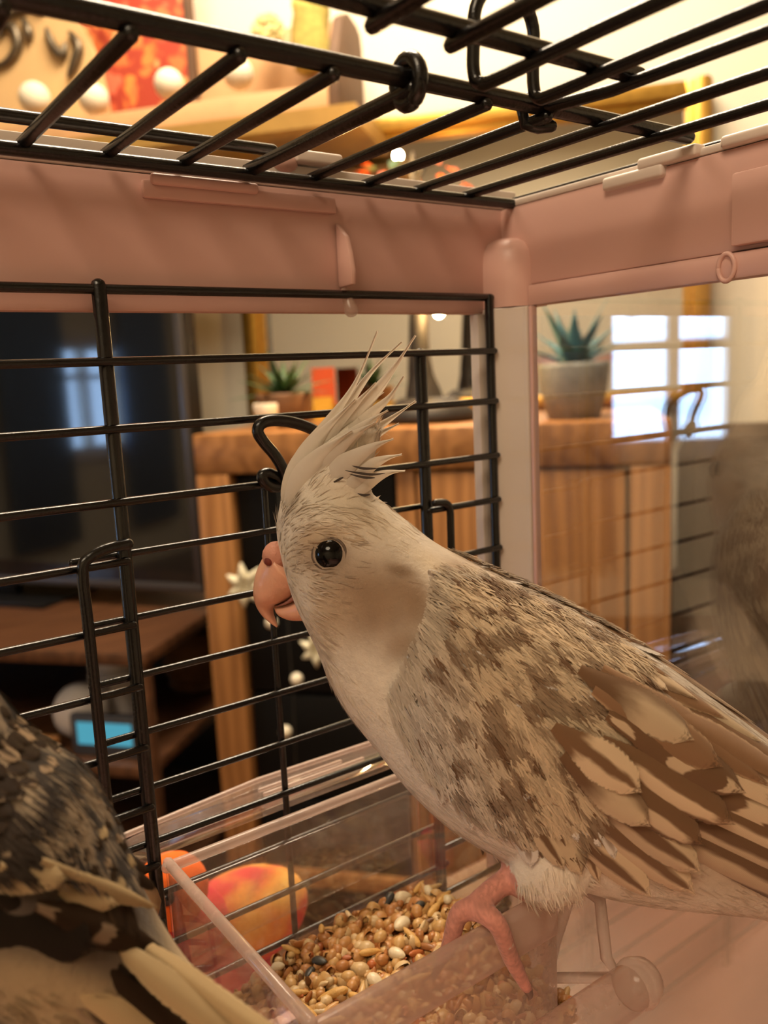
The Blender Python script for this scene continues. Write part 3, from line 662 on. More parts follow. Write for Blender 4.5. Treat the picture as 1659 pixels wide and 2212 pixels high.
fw = fbox('front_wall', (FX0 + TH, FY0, FB), (-.0495, FY0 + TH, FT - .0116), 'feeder_frost')
fbox('floor_plate', (FX0 + TH, FY0 + TH, FB), (FX1 - TH, FY1 - TH, FB + TH))
# thick lips
MB().tube([(FX0 + .0008, FY1, FT), (FX0 + .0008, FY0, FT)], .0013, 8).build('side_lip', 'feeder_rim', fd)
MB().tube([(FX1 - .0008, FY1, FT), (FX1 - .0008, FY0 + .012, FT)], .0013, 8).build('side_lip', 'feeder_rim', fd)
clear('feeder_milky', haze=.55, hazec=(226, 198, 186), refl=1.3, smudge=.1, rough=.25, sscale=60)
MB().box((FX0 + .0005, FY0 - .0012, FT - .0115), (-.0495, FY0 + .0022, FT - .0006)).build('front_lip', 'feeder_milky', fd, bevel=.0014, bseg=3)
MB().tube([(FX0 + .001, FY0 + .002, FB + .003), (FX0 + .001, FY0 + .002, FT - .002)], .0011, 8).build('corner_rib', 'feeder_rim', fd)
# hood that passes out between the wires
hz = FT
hood = [(-.1215, .0165, hz - .003), (-.114, .0178, hz - .002), (-.076, .0205, hz - .0008), (-.034, .0195, hz - .001), (-.024, .0165, hz - .002)]
hd = MB().prism([(x, y, z) for x, y, z in hood] + [(-.024, .0045, hz - .001), (-.0375, .0035, hz), (-.1135, .0035, hz), (-.1215, .0045, hz - .002)], (0, 0, -.0016)).build('hood', 'feeder_clear', fd, bevel=.0003)
for x0, x1, y in ((-.079, -.052, .0135), (-.079, -.046, .0105), (-.112, -.085, .0065)):
    MB().tube([(x0, y, hz + .0004), (x1, y, hz + .0004)], .0006, 6).build('hood_rib', 'feeder_rim', hd)
MB().tube([(-.1215, .0165, hz - .0025), (-.116, .0185, hz - .0015), (-.076, .0205, hz - .0003), (-.034, .0195, hz - .0005), (-.024, .0165, hz - .0015)], .0008, 6).build('hood_edge', 'feeder_rim', hd)
MB().tube([(FX0, FY1 - .001, hz - .0006), (FX1, FY1 - .001, hz - .0006)], .0014, 8).build('back_lip', 'feeder_rim', fd)
MB().box((FX0 + .004, FY1 - TH - .0009, FB + .03), (FX1 - .004, FY1 - TH, FT - .006)).build('inner_panel', 'feeder_clear', fd, bevel=.0008)
# side bracket that carries the perch rod
bx = -.0405
bp = [(1183, 2112), (1198, 2040), (1222, 1965), (1238, 1912), (1262, 1918), (1296, 1945), (1302, 2000), (1310, 2070), (1338, 2112)]
bp3 = [hit(x, y, 0, bx - .004) for x, y in bp]
br = MB().prism(bp3, (.0012, 0, 0)).build('bracket', 'feeder_clear', fd, bevel=.0002)
MB().tube(bp3 + [bp3[0]], .0013, 8).build('bracket_edge', 'feeder_rim', br)
MB().tube([hit(1238, 1912, 0, bx - .004), hit(1238, 1912, 0, bx - .004) + np.array([.004, .002, 0])], .0012, 8).build('bracket_stay', 'feeder_rim', br)
pc_ = hit(1372, 2128, 1, -.089)
MB().tube([(pc_[0], -.089, pc_[2]), (pc_[0] - .0015, -.089, pc_[2]), (-.113, -.089, pc_[2])], [.0040, .0046, .0046], 18).build('perch_rod', 'feeder_frost', fd)
MB().tube([(pc_[0] + .0003, -.089, pc_[2]), (pc_[0] + .0013, -.089, pc_[2])], .0052, 18).build('perch_cap', 'feeder_rim', fd)
for x in (-.112,): MB().prism([(x, FY0, FT - .004), (x, -.0935, pc_[2] + .002), (x, -.0935, pc_[2] - .003), (x, FY0, FB + .015)], (.0015, 0, 0)).build('bracket', 'feeder_clear', fd)
# ------------------------------------------------------------------ seeds
t = NT('seed_mix'); at_ = t.n('ShaderNodeVertexColor', layer_name='Col'); nz = t.noise(900, t.coord())
MAT['seed_mix'] = t.done(t.pbr(t.mix(t.math('MULTIPLY', nz.outputs[0], .35), at_.outputs[0], (.12, .06, .03, 1)), .38, 0, t.bump(t.noise(1500, t.coord()).outputs[0], .25, .0002)))
simple('seed_white', (236, 216, 180), .35, var=.08, scale=500, bump=.2, bscale=900)
simple('seed_oat', (222, 172, 96), .5, var=.15, scale=600, bump=.4, bscale=1200)
simple('seed_grey', (60, 58, 54), .4, var=.2, scale=500)
def heap(x, y):
    fx = (x - FX0) / (FX1 - FX0); fy = (y - FY0) / (FY1 - FY0)
    return -.1705 + .006 * math.exp(-((fx - .95) ** 2 + (fy - .75) ** 2) / .10) + .0025 * math.sin(fx * 7 + 1) * math.sin(fy * 5) - .004 * max(0, .35 - fx) * 2 * fy
def orient(fwd, up):
    f = fwd / np.linalg.norm(fwd); r = np.cross(f, up); r /= np.linalg.norm(r) + 1e-9; return np.stack([f, r, np.cross(r, f)], 1)
def sph(seg, ringn):
    v = []; fs = []
    for i in range(ringn + 1):
        th = min(max(math.pi * i / ringn, .05), math.pi - .05)
        for k in range(seg): v.append((-math.cos(th), math.sin(th) * math.cos(2 * math.pi * k / seg), math.sin(th) * math.sin(2 * math.pi * k / seg)))
    for i in range(ringn):
        for k in range(seg): fs.append((i * seg + k, i * seg + (k + 1) % seg, (i + 1) * seg + (k + 1) % seg, (i + 1) * seg + k))
    return np.array(v), fs
SV_, SF_ = sph(8, 5)
HV_, HF_ = sph(8, 6); HF_ = [f for f in HF_ if min(HV_[i][2] for i in f) < .15]     # open husk shells
PAL = [(206, 146, 78), (188, 120, 60), (214, 164, 100), (190, 104, 52), (222, 182, 120), (176, 116, 66), (228, 198, 150), (130, 88, 52)]
AV = []; AF = []; AC = []; off = 0
for i in range(2900):
    x = random.uniform(FX0 + .0028, FX1 - .0028); y = random.uniform(FY0 + .0028, FY1 - .0038)
    z = heap(x, y) + random.uniform(-.0035, .0006)
    R_ = orient(RNG.normal(size=3) * np.array([1, 1, .6]), RNG.normal(size=3))
    q = random.random(); c = np.array(lin(random.choice(PAL))) * random.uniform(.75, 1.15)
    if q < .30: V_, F_, sc = SV_, SF_, np.array([1.15, 1.0, .95]) * random.uniform(.00095, .0013)
    elif q < .80: V_, F_, sc = HV_, HF_, np.array([1.2, 1.0, 1.0]) * random.uniform(.0013, .002); c = np.array(lin(random.choice([(222, 176, 112), (208, 150, 88), (230, 196, 144), (196, 132, 74)])))
    else: V_, F_, sc = SV_, SF_, np.array([2.4, .75, .6]) * random.uniform(.0011, .0016)
    P = (V_ * sc) @ R_.T + np.array([x, y, z]); AV.append(P); AF += [tuple(k + off for k in f) for f in F_]; AC.append(np.repeat(c[None], len(P), 0)); off += len(P)
mb = MB(); mb.v = [tuple(p) for p in np.concatenate(AV)]; mb.f = AF; mb.c = [tuple(p) for p in np.concatenate(AC)]
# bed of grain under the loose layer
n = 24; gv = []; 
for i in range(n + 1):
    for j in range(n + 1):
        x = FX0 + .0022 + (FX1 - FX0 - .0044) * i / n; y = FY0 + .0022 + (FY1 - FY0 - .006) * j / n; gv.append((x, y, heap(x, y) - .0035))
gf = [(i * (n + 1) + j, i * (n + 1) + j + 1, (i + 1) * (n + 1) + j + 1, (i + 1) * (n + 1) + j) for i in range(n) for j in range(n)]
mb.add(gv, gf, lin((196, 138, 78)))
so = mb.build('seed_mix', 'seed_mix'); so['kind'] = 'stuff'; tag(so, 'heap of millet seeds and empty husks filling the clear cup', 'seeds')
# larger grains that can be picked out one by one
GR = {'white_seed': ('seed_white', 'smooth white safflower seed lying on the husks', 'white seeds in the cup', (1.75, 1.15, 1.05), .0014),
      'oat_grain': ('seed_oat', 'long golden oat grain lying on the husks', 'oat grains in the cup', (2.5, .8, .75), .0014),
      'dark_seed': ('seed_grey', 'dark striped seed lying among the pale husks', 'dark seeds in the cup', (1.6, .9, .6), .0015)}
def seed_mesh(nm):
    mt, lab, grp, sc, r = GR[nm]; V_, F_ = sph(12, 8); V2 = V_ * np.array(sc) * r
    V2[:, 1:] *= (1 - .25 * (V_[:, :1] + .2))
    return V2, F_
def place_seed(nm, x, y, dz=.0012, s=1.0):
    mt, lab, grp, sc, r = GR[nm]; V2, F_ = seed_mesh(nm)
    a = random.uniform(0, 6.28); R_ = orient(np.array([math.cos(a), math.sin(a), random.uniform(-.35, .35)]), np.array([random.uniform(-.3, .3), random.uniform(-.3, .3), 1]))
    o = MB().add((V2 * s) @ R_.T + np.array([x, y, heap(x, y) + dz]), F_).build(nm, mt); tag(o, lab, 'seed', grp)
for (px, py, nm, s) in ((872, 1948, 'white_seed', 1.15), (868, 2012, 'white_seed', 1.3), (858, 2062, 'white_seed', 1.05), (812, 2108, 'white_seed', 1.1), (718, 2135, 'oat_grain', 1.15), (935, 1930, 'white_seed', .8),
                        (800, 2060, 'oat_grain', .9), (890, 2035, 'oat_grain', 1.0), (940, 1985, 'oat_grain', 1.0), (915, 1915, 'oat_grain', .8), (960, 1960, 'oat_grain', 1.0), (905, 2100, 'oat_grain', .9), (775, 2140, 'oat_grain', 1.0), (800, 2145, 'oat_grain', 1.0),
                        (640, 2130, 'oat_grain', .9), (620, 2040, 'oat_grain', .8), (690, 2010, 'oat_grain', .8), (850, 2170, 'oat_grain', 1.0), (660, 2165, 'oat_grain', 1.0), (720, 2190, 'oat_grain', .9), (985, 1955, 'white_seed', .8), (600, 2075, 'white_seed', .8),
                        (690, 2075, 'dark_seed', 1.0), (668, 2095, 'dark_seed', .9), (905, 1975, 'dark_seed', .9), (840, 1950, 'dark_seed', 1.1)):
    p = hit(px, py, 2, -.1675); place_seed(nm, min(max(p[0], FX0 + .005), FX1 - .005), min(max(p[1], FY0 + .005), FY1 - .005), .0012, s)
# ------------------------------------------------------------------ shared bird tools
ZUP = np.array([0, 0, 1.0])
def col_mat(name, rough=.75, bump=.0, bscale=900, transl=.0):
    t = NT(name); a = t.n('ShaderNodeVertexColor', layer_name='Col'); co = t.coord()
    nz = t.noise(260, co, 4); c = t.mix(t.math('MULTIPLY', t.math('SUBTRACT', nz.outputs[0], .35, clamp=True), .45), a.outputs[0], (.10, .07, .045, 1))
    p = t.pbr(c, rough, 0, t.bump(t.noise(bscale, co, 4).outputs[0], bump, .0005) if bump else None, Specular_IOR_Level=.25, Sheen_Weight=.25, Sheen_Roughness=.5)
    if transl:
        tr = t.n('ShaderNodeBsdfTranslucent', {0: a.outputs[0]}); p = t.n('ShaderNodeMixShader', {0: transl, 1: p, 2: tr.outputs[0]}).outputs[0]
    MAT[name] = t.done(p); return MAT[name]
col_mat('plumage', .8, .5); col_mat('down', .8, 0, 900, .35)
def feather_mat(name, pale, dark, kind, sheen=.2, spec=.25):
    """procedural feather: pale and dark fields laid out along and across the vane (UV), broken up by noise"""
    t = NT(name); uv = t.coord('UV'); oi = t.n('ShaderNodeObjectInfo')
    nz = t.n('ShaderNodeSeparateColor', {0: t.noise(2.6, t.n('ShaderNodeVectorMath', {0: uv, 1: t.n('ShaderNodeCombineXYZ', {0: t.math('MULTIPLY', oi.outputs['Random'], 37.0), 1: t.math('MULTIPLY', oi.outputs['Random'], 61.0), 2: 0.0}).outputs[0]}, operation='ADD').outputs[0], 3).outputs[1]})
    s = t.n('ShaderNodeSeparateXYZ', {0: uv})
    u = t.math('ADD', t.math('MULTIPLY', t.math('SUBTRACT', s.outputs[0], .5), 2.0), t.math('MULTIPLY', t.math('SUBTRACT', nz.outputs[0], .5), .55))
    v = t.math('ADD', s.outputs[1], t.math('MULTIPLY', t.math('SUBTRACT', nz.outputs[1], .5), .30))
    au = t.math('ABSOLUTE', u)
    if kind == 'pearl':      # pale outer half over a dark base, one side washed dark
        sg = t.math('MULTIPLY', u, t.math('SUBTRACT', t.math('MULTIPLY', t.math('GREATER_THAN', oi.outputs['Random'], .5), 2.0), 1.0))
        f = t.math('MULTIPLY', t.sstep(v, .30, .62), t.math('SUBTRACT', 1.0, t.math('MULTIPLY', t.sstep(sg, .15, .75), .8)))
    elif kind == 'vee':      # dark wedge down the middle, pale on both sides
        f = t.math('MULTIPLY', t.sstep(t.math('ADD', au, t.math('MULTIPLY', v, .34)), .36, .62), t.sstep(v, .22, .42))
    elif kind == 'stripe':   # flight feather: one long pale stripe beside the shaft
        f = t.math('MULTIPLY', t.math('MULTIPLY', t.sstep(u, .02, .22), t.math('SUBTRACT', 1.0, t.sstep(u, .68, .86))), t.math('MULTIPLY', t.sstep(v, .18, .3), t.math('SUBTRACT', 1.0, t.sstep(v, .84, .94))))
    elif kind == 'spot':     # brown with a few pale spots
        w_ = t.math('SINE', t.math('MULTIPLY', v, 15.0)); f = t.math('MULTIPLY', t.sstep(w_, .35, .7), t.math('SUBTRACT', 1.0, t.sstep(t.math('ABSOLUTE', t.math('SUBTRACT', u, .25)), .35, .55)))
    elif kind == 'tipped':   # pale with an off-centre dark streak
        uo = t.math('ADD', u, t.math('SUBTRACT', oi.outputs['Random'], .5)); e = t.math('ADD', t.math('POWER', t.math('DIVIDE', uo, .34), 2.0), t.math('POWER', t.math('DIVIDE', t.math('SUBTRACT', v, .55), .36), 2.0)); f = t.math('ADD', t.math('MULTIPLY', t.sstep(e, .2, 1.5), .85), .15)
    else:                    # plain dark with a paler margin
        f = t.math('MULTIPLY', t.sstep(au, .70, .95), .55)
    barbs = t.n('ShaderNodeTexWave', {'Vector': uv, 'Scale': 60.0, 'Distortion': 1.5, 'Detail': 1.0}, wave_type='BANDS', bands_direction='Y')
    c = t.mix(f, rgba(dark), rgba(pale))
    c = t.mix(t.math('MULTIPLY', barbs.outputs['Fac'], .12), c, (.05, .035, .02, 1))
    c = t.n('ShaderNodeHueSaturation', {'Value': t.math('ADD', .86, t.math('MULTIPLY', oi.outputs['Random'], .28)), 'Color': c}).outputs[0]
    p = t.pbr(c, .6, 0, t.bump(barbs.outputs['Fac'], .12, .0002), Specular_IOR_Level=spec, Sheen_Weight=sheen)
    tr = t.n('ShaderNodeBsdfTranslucent', {0: c}); body_ = t.n('ShaderNodeMixShader', {0: .22, 1: p, 2: tr.outputs[0]}).outputs[0]
    # frayed margin: barbs thin out toward the rim of the vane
    mp = t.n('ShaderNodeMapping', {0: uv}); mp.inputs['Scale'].default_value = (5, 34, 1)
    fz = t.noise(1.0, t.n('ShaderNodeVectorMath', {0: mp.outputs[0], 1: oi.outputs['Random']}, operation='ADD').outputs[0], 2)
    ed = t.math('MAXIMUM', t.math('ABSOLUTE', t.math('MULTIPLY', t.math('SUBTRACT', s.outputs[0], .5), 2.0)), t.math('ADD', s.outputs[1], -.02))
    al = t.sstep(t.math('ADD', ed, t.math('MULTIPLY', t.math('SUBTRACT', fz.outputs[0], .5), .32)), .86, 1.03)
    MAT[name] = t.done(t.n('ShaderNodeMixShader', {0: al, 1: body_, 2: t.n('ShaderNodeBsdfTransparent').outputs[0]}).outputs[0])
FMESH = {}
def feather_mesh(shape):
    """unit feather: length 1 along +Y, half width .5 along X, gently cupped; shared by all feathers of the shape"""
    if shape in FMESH: return FMESH[shape]
    nu, nv = 6, 9; v = []; uv = []
    for j in range(nv + 1):
        y = j / nv
        if shape == 'round': w_ = .5 * min(1, (.25 + 1.5 * y)) * math.sqrt(max(0, 1 - max(0, (y - .55) / .45) ** 2)) if y < 1 else .02
        elif shape == 'point': w_ = .5 * min(1, .3 + 1.6 * y) * max(0.02, (1 - max(0, (y - .5) / .5) ** 1.7))
        else: w_ = .5 * min(1, .4 + 2.2 * y) * (max(.03, 1 - max(0, (y - .8) / .2) ** 2.2))
        for i in range(nu + 1):
            x = i / nu * 2 - 1; v.append((x * w_, y + (.03 * (1 - abs(x)) if y > .6 else 0), -.10 * x * x * w_ - .05 * (y - .5) ** 2)); uv.append((i / nu, y))
    f = [(j * (nu + 1) + i, j * (nu + 1) + i + 1, (j + 1) * (nu + 1) + i + 1, (j + 1) * (nu + 1) + i) for j in range(nv) for i in range(nu)]
    me = bpy.data.meshes.new('feather_' + shape); me.from_pydata(v, [], f); ul = me.uv_layers.new(name='UVMap')
    for l in me.loops: ul.data[l.index].uv = uv[l.vertex_index]
    me.polygons.foreach_set('use_smooth', [True] * len(me.polygons)); me.update(); FMESH[shape] = me; return me
FBYMAT = {}
def feather(name, shape, mat, base, tip, nrm, width, parent):
    key = (shape, mat)
    if key not in FBYMAT: me = feather_mesh(shape).copy(); me.materials.append(MAT[mat]); FBYMAT[key] = me
    o = bpy.data.objects.new(name, FBYMAT[key]); COL.objects.link(o); o.parent = parent
    y = tip - base; L = np.linalg.norm(y); y = y / L; z = nrm - y * (nrm @ y); z /= np.linalg.norm(z) + 1e-12; x = np.cross(y, z)
    org = ORG[parent.name]; p = base - org
    o.matrix_local = Matrix(((x[0] * width, y[0] * L, z[0] * L, p[0]), (x[1] * width, y[1] * L, z[1] * L, p[1]), (x[2] * width, y[2] * L, z[2] * L, p[2]), (0, 0, 0, 1)))
    return o
class Figure:
    """a bird laid out in its own mirror plane: px() turns an outline pixel into a point of that plane"""
    def __init__(s, anchor, az_turn):
        s.O = np.asarray(anchor, float); f = CR[2] * np.array([1, 1, 0]); f /= np.linalg.norm(f); r = np.array([f[1], -f[0], 0])
        a = math.radians(az_turn); s.t = r * math.cos(a) - f * math.sin(a); s.n = -(f * math.cos(a) + r * math.sin(a)); s.n /= np.linalg.norm(s.n)
    def px(s, x, y, lat=0.0): return hitp(x, y, s.O + s.n * lat, s.n)
    def mirror(s, p): d = (p - s.O) @ s.n; return p - s.n * 2 * d
def rings_from(fig, st, seg=28, k=5, power=2.3):
    T = cat_rom([fig.px(*q[0]) for q in st], k); B = cat_rom([fig.px(*q[1]) for q in st], k); Wd = [w[0] for w in cat_rom([np.array([q[2]]) for q in st], k)]
    out = []
    for T_, B_, w_ in zip(T, B, Wd):
        c = (T_ + B_) / 2; a = (T_ - B_) / 2; r = []
        for i in range(seg):
            th = 2 * math.pi * i / seg; cs, sn = math.cos(th), math.sin(th)
            r.append(c + a * np.sign(sn) * abs(sn) ** (2 / power) + fig.n * w_ * np.sign(cs) * abs(cs) ** (2 / power))
        out.append(r)
    return out
def fuse(mb, name, voxel, smooth_it=6):
    """join overlapping pieces into one continuous skin"""
    me = bpy.data.meshes.new(name + '_raw'); me.from_pydata(mb.v, [], mb.f)
    bm = bmesh.new(); bm.from_mesh(me); bmesh.ops.triangulate(bm, faces=[f for f in bm.faces if len(f.verts) > 4]); bmesh.ops.recalc_face_normals(bm, faces=bm.faces); bm.to_mesh(me); bm.free()
    o = bpy.data.objects.new(name + '_raw', me); COL.objects.link(o)
    r = o.modifiers.new('r', 'REMESH'); r.mode = 'VOXEL'; r.voxel_size = voxel; r.use_smooth_shade = True
    sm = o.modifiers.new('s', 'SMOOTH'); sm.factor = .5; sm.iterations = smooth_it
    dg = bpy.context.evaluated_depsgraph_get(); ev = o.evaluated_get(dg); m2 = ev.to_mesh()
    n = len(m2.vertices); v = np.zeros(n * 3); m2.vertices.foreach_get('co', v); f = [tuple(p.vertices) for p in m2.polygons]
    nr = np.zeros(n * 3); m2.vertices.foreach_get('normal', nr); ev.to_mesh_clear(); bpy.data.objects.remove(o); bpy.data.meshes.remove(me)
    return v.reshape(-1, 3), f, nr.reshape(-1, 3)
def paint(fig, V_, base, blobs):
    """colour markings of the plumage, laid out in the bird's mirror plane so both flanks match"""
    d = (V_ - fig.O) @ fig.n; P = np.where(d[:, None] < 0, V_ - fig.n * 2 * d[:, None], V_)
    c = (P - CC) @ CR.T; X = c[:, 0] / c[:, 2] * FPX + IW / 2; Y = c[:, 1] / c[:, 2] * FPX + IH / 2
    C = np.repeat(np.array(lin(base))[None], len(V_), 0)
    for (x, y, rx, ry, rot, cl, s) in blobs:
        a = math.radians(rot); dx, dy = X - x, Y - y; uu = (dx * math.cos(a) + dy * math.sin(a)) / rx; vv = (-dx * math.sin(a) + dy * math.cos(a)) / ry
        m = s * np.exp(-(uu ** 2 + vv ** 2) ** 1.5); C = C * (1 - m[:, None]) + np.array(lin(cl))[None] * m[:, None]
    return C, X, Y
def strands(V_, N_, C_, F_, fig, keep, flow, count, ln, wd, name, parent, tilt=.22, off=0.0):
    """fine overlapping barbs lying along the plumage"""
    tri = [f for f in F_ if keep[f[0]]]; vv = []; ff = []; cc = []
    idx = RNG.integers(0, len(tri), count)
    for k in idx:
        f = tri[k]; w_ = RNG.random(len(f)); w_ /= w_.sum(); p = (V_[list(f)] * w_[:, None]).sum(0); n_ = N_[f[0]]; d = flow[f[0]] + RNG.normal(size=3) * .16
        d = d - n_ * (d @ n_); d /= np.linalg.norm(d) + 1e-9; s = np.cross(d, n_); L = ln * RNG.uniform(.6, 1.25); w = wd * RNG.uniform(.7, 1.3); b = p + n_ * (off - .0003)
        o = len(vv); q1 = b + d * L * .5 + n_ * L * .5 * tilt; q2 = b + d * L + n_ * L * tilt * .55
        vv += [b - s * w, b + s * w, q1 + s * w * .8, q1 - s * w * .8, q2]; ff += [(o, o + 1, o + 2, o + 3), (o + 3, o + 2, o + 4)]
        c = C_[f[0]] * RNG.uniform(.86, 1.14); cc += [tuple(c)] * 5
    mb = MB(); mb.v = [tuple(p) for p in vv]; mb.f = ff; mb.c = cc
    me_o = mb.build(name, 'down', parent); me_o['kind'] = 'stuff'; return me_o
# ------------------------------------------------------------------ white pearl cockatiel on the feeder edge
simple('beak_horn', (236, 176, 146), .35, var=.14, scale=160, bump=.3, bscale=500, Subsurface_Weight=.15, Subsurface_Radius=(.004, .0015, .001))
simple('cere_skin', (214, 150, 128), .6, var=.18, scale=300, bump=.5, bscale=700)
simple('nostril_red', (120, 50, 40), .7, var=.2, scale=600)
simple('eye_black', (6, 5, 5), .12, var=.1, Specular_IOR_Level=.3); simple('eyelid', (96, 78, 64), .6, var=.15, scale=500, bump=.4, bscale=1200)
simple('claw', (120, 96, 84), .35, var=.2, scale=400)
simple('mouth_lining', (160, 104, 88), .6)
CREAM, TAN, BROWN, WHITE = (216, 196, 168), (158, 124, 92), (112, 82, 56), (232, 222, 208)
for nm, k in (('f_pearl', 'pearl'), ('f_vee', 'vee'), ('f_stripe', 'stripe'), ('f_spot', 'spot'), ('f_tipped', 'tipped'), ('f_plain', 'plain')):
    feather_mat(nm, {'f_tipped': (222, 210, 198), 'f_plain': (196, 162, 124)}.get(nm, (216, 188, 154)), {'f_tipped': (136, 108, 84), 'f_plain': (140, 104, 74)}.get(nm, (118, 86, 58)), k)
BA = Figure(at(900, 1400, .190), 14.0)
ST = [((600, 1128), (654, 1322), .0040), ((612, 1092), (670, 1342), .0076), ((644, 1058), (688, 1366), .0112), ((705, 1040), (702, 1392), .0140), ((785, 1062), (712, 1425), .0146),
      ((862, 1118), (727, 1470), .0146), ((935, 1175), (765, 1532), .0158), ((1030, 1226), (825, 1602), .0182), ((1130, 1272), (898, 1688), .0204), ((1230, 1320), (990, 1768), .0215), ((1330, 1374), (1095, 1828), .0212),
      ((1430, 1436), (1225, 1884), .0192), ((1530, 1506), (1355, 1925), .0162), ((1640, 1586), (1490, 1950), .0125), ((1780, 1690), (1650, 1975), .0092), ((1950, 1830), (1850, 2050), .006)]
mb = MB().ring_loft(rings_from(BA, ST))
mb.ring_loft(rings_from(BA, [((603, 1105), (830, 1120), .0085), ((612, 1070), (805, 1075), .0080), ((634, 1020), (800, 1034), .0066), ((668, 968), (806, 996), .0048), ((708, 925), (818, 962), .0030), ((748, 892), (826, 930), .0014)], 20, 4, 2.0))
def limb(pts, rad): mb.tube(cat_rom(pts, 4), [r[0] for r in cat_rom([np.array([r]) for r in rad], 4)], 12)
# near leg: feathered thigh, bare shank, two toes forward over the wall and two back
LIPZ = FT - .0006; lipy = FY0 + .0005
fx = -.0685
knuck = np.array([fx - .0030, lipy + .0018, LIPZ + .0036])
ank = knuck + np.array([.0130, .0006, .0024])
limb([BA.px(1215, 1800, .010), BA.px(1195, 1860, .0115), (ank + BA.px(1165, 1915, .012)) / 2 + np.array([.001, 0, .002]), ank + np.array([.0010, 0, .0022]), ank], [.0105, .0092, .0072, .0050, .0028])
limb([ank, (ank + knuck) / 2 + np.array([0, 0, .0006]), knuck], [.0025, .0026, .0027])
oy = FY0 - .0022; iy = FY0 + .0056
toeA = [knuck, np.array([knuck[0] + .0012, oy - .0008, LIPZ + .0026]), hit(1105, 2072, 1, oy), hit(1138, 2135, 1, oy)]
toeB = [knuck, np.array([knuck[0] - .0024, iy - .001, LIPZ + .0022]), hit(972, 2040, 1, iy), hit(952, 2078, 1, iy)]
toeC = [knuck, np.array([knuck[0] + .0044, iy - .001, LIPZ + .0018]), np.array([knuck[0] + .0060, iy, LIPZ - .0040])]
for tp in (toeA, toeB): limb(tp, [.0025, .0022, .0019, .0014])
for tp in (toeC,): limb(tp, [.0024, .0020, .0014])
# far leg, gripping the right-hand wall of the cup
fk = np.array([FX1 - .0008, -.0445, FT + .0030])
limb([BA.mirror(BA.px(1180, 1800, .009)), (BA.mirror(BA.px(1160, 1850, .010)) + fk) / 2 + np.array([0, 0, .004]), fk + np.array([.0, -.001, .006]), fk], [.0095, .0065, .0032, .0024])
ftA = [fk, fk + np.array([-.0038, .0035, .0010]), fk + np.array([-.0048, .0058, -.0040]), fk + np.array([-.0044, .0064, -.0085])]
ftB = [fk, fk + np.array([-.0042, -.0010, .0004]), fk + np.array([-.0050, -.0014, -.0050])]
ftC = [fk, fk + np.array([.0040, .0030, .0006]), fk + np.array([.0048, .0040, -.0055])]
for tp in (ftA, ftB, ftC): limb(tp, [.0024, .0020, .0017, .0013][:len(tp)])
BV, BF, BN = fuse(mb, 'cockatiel', .00075, 8)
blobs = [(805, 1300, 140, 105, 10, (140, 110, 82), .92), (700, 1330, 70, 60, 0, (196, 170, 142), .5), (880, 1270, 40, 30, 20, (140, 108, 80), .5), (865, 1232, 34, 14, 15, (120, 92, 66), .8), (905, 1310, 34, 46, 0, (132, 102, 74), .7),
         (870, 1400, 50, 34, -30, (140, 112, 86), .8), (635, 1075, 14, 44, 14, (128, 104, 78), .8), (650, 1180, 60, 40, 60, (160, 128, 96), .6), (712, 1196, 46, 42, 0, (128, 106, 88), .9), (612, 1130, 16, 12, 0, (150, 122, 94), .6), (710, 1150, 70, 26, -8, (180, 148, 112), .5),
         (760, 1102, 44, 10, 5, (150, 124, 96), .5), (720, 1000, 110, 70, -55, (232, 222, 206), .85), (655, 1310, 22, 60, 0, (228, 216, 202), .8), (615, 1165, 26, 60, 15, (230, 220, 206), .7), (800, 1110, 120, 40, 30, (214, 194, 166), .5), (945, 1225, 60, 22, 33, (206, 186, 156), .6),
         (1000, 1230, 40, 14, 33, (136, 106, 78), .6), (1100, 1290, 200, 40, 30, (150, 116, 84), .55), (780, 1480, 60, 90, 60, (222, 208, 190), .6), (960, 1700, 200, 60, 38, (214, 206, 198), .75),         (1250, 1560, 260, 170, 35, (126, 94, 66), .7), (1500, 1600, 260, 120, 35, (120, 88, 60), .8), (1600, 1850, 300, 120, 25, (150, 116, 82), .7)]
BC, BX, BY = paint(BA, BV, (222, 208, 190), blobs)
# bare pink skin on shank and toes
feet = np.zeros(len(BV), bool); fcen = np.array([ank, knuck, (ank + knuck) / 2, ank + np.array([.001, 0, .001])] + toeA + toeB + toeC); ffar = np.array([fk] + ftA + ftB + ftC)
dn = np.min(np.linalg.norm(BV[:, None, :] - fcen[None], axis=2), axis=1); df = np.min(np.linalg.norm(BV[:, None, :] - ffar[None], axis=2), axis=1)
low = BV[:, 2] < FT + .0086; feet = low & ((dn < .0062) | (df < .0062))
pk = np.array(lin((206, 138, 122))); BC[feet] = pk[None] * (0.8 + .35 * RNG.random((feet.sum(), 1)))
bird = thing('cockatiel', np.array([fx, lipy, FT]), 'white and cinnamon pearled cockatiel with raised crest perched on the seed cup', 'bird')
mb = MB(); mb.v = [tuple(p) for p in BV]; mb.f = BF; mb.c = [tuple(p) for p in BC]
body = mb.build('body', 'plumage', bird)
BVH = BVHTree.FromPolygons([tuple(p) for p in BV], BF)
def on_bird(fig, bvh, x, y, lat=.013):
    r = ray(x, y); r = r / np.linalg.norm(r); h = bvh.ray_cast(Vector(CC), Vector(r))
    if h[0] is not None: return np.array(h[0]), np.array(h[1])
    p = fig.px(x, y, lat); nq = bvh.find_nearest(Vector(p))
    if nq[0] is not None and nq[3] < .012: return np.array(nq[0]), np.array(nq[1])
    return p, fig.n.copy()
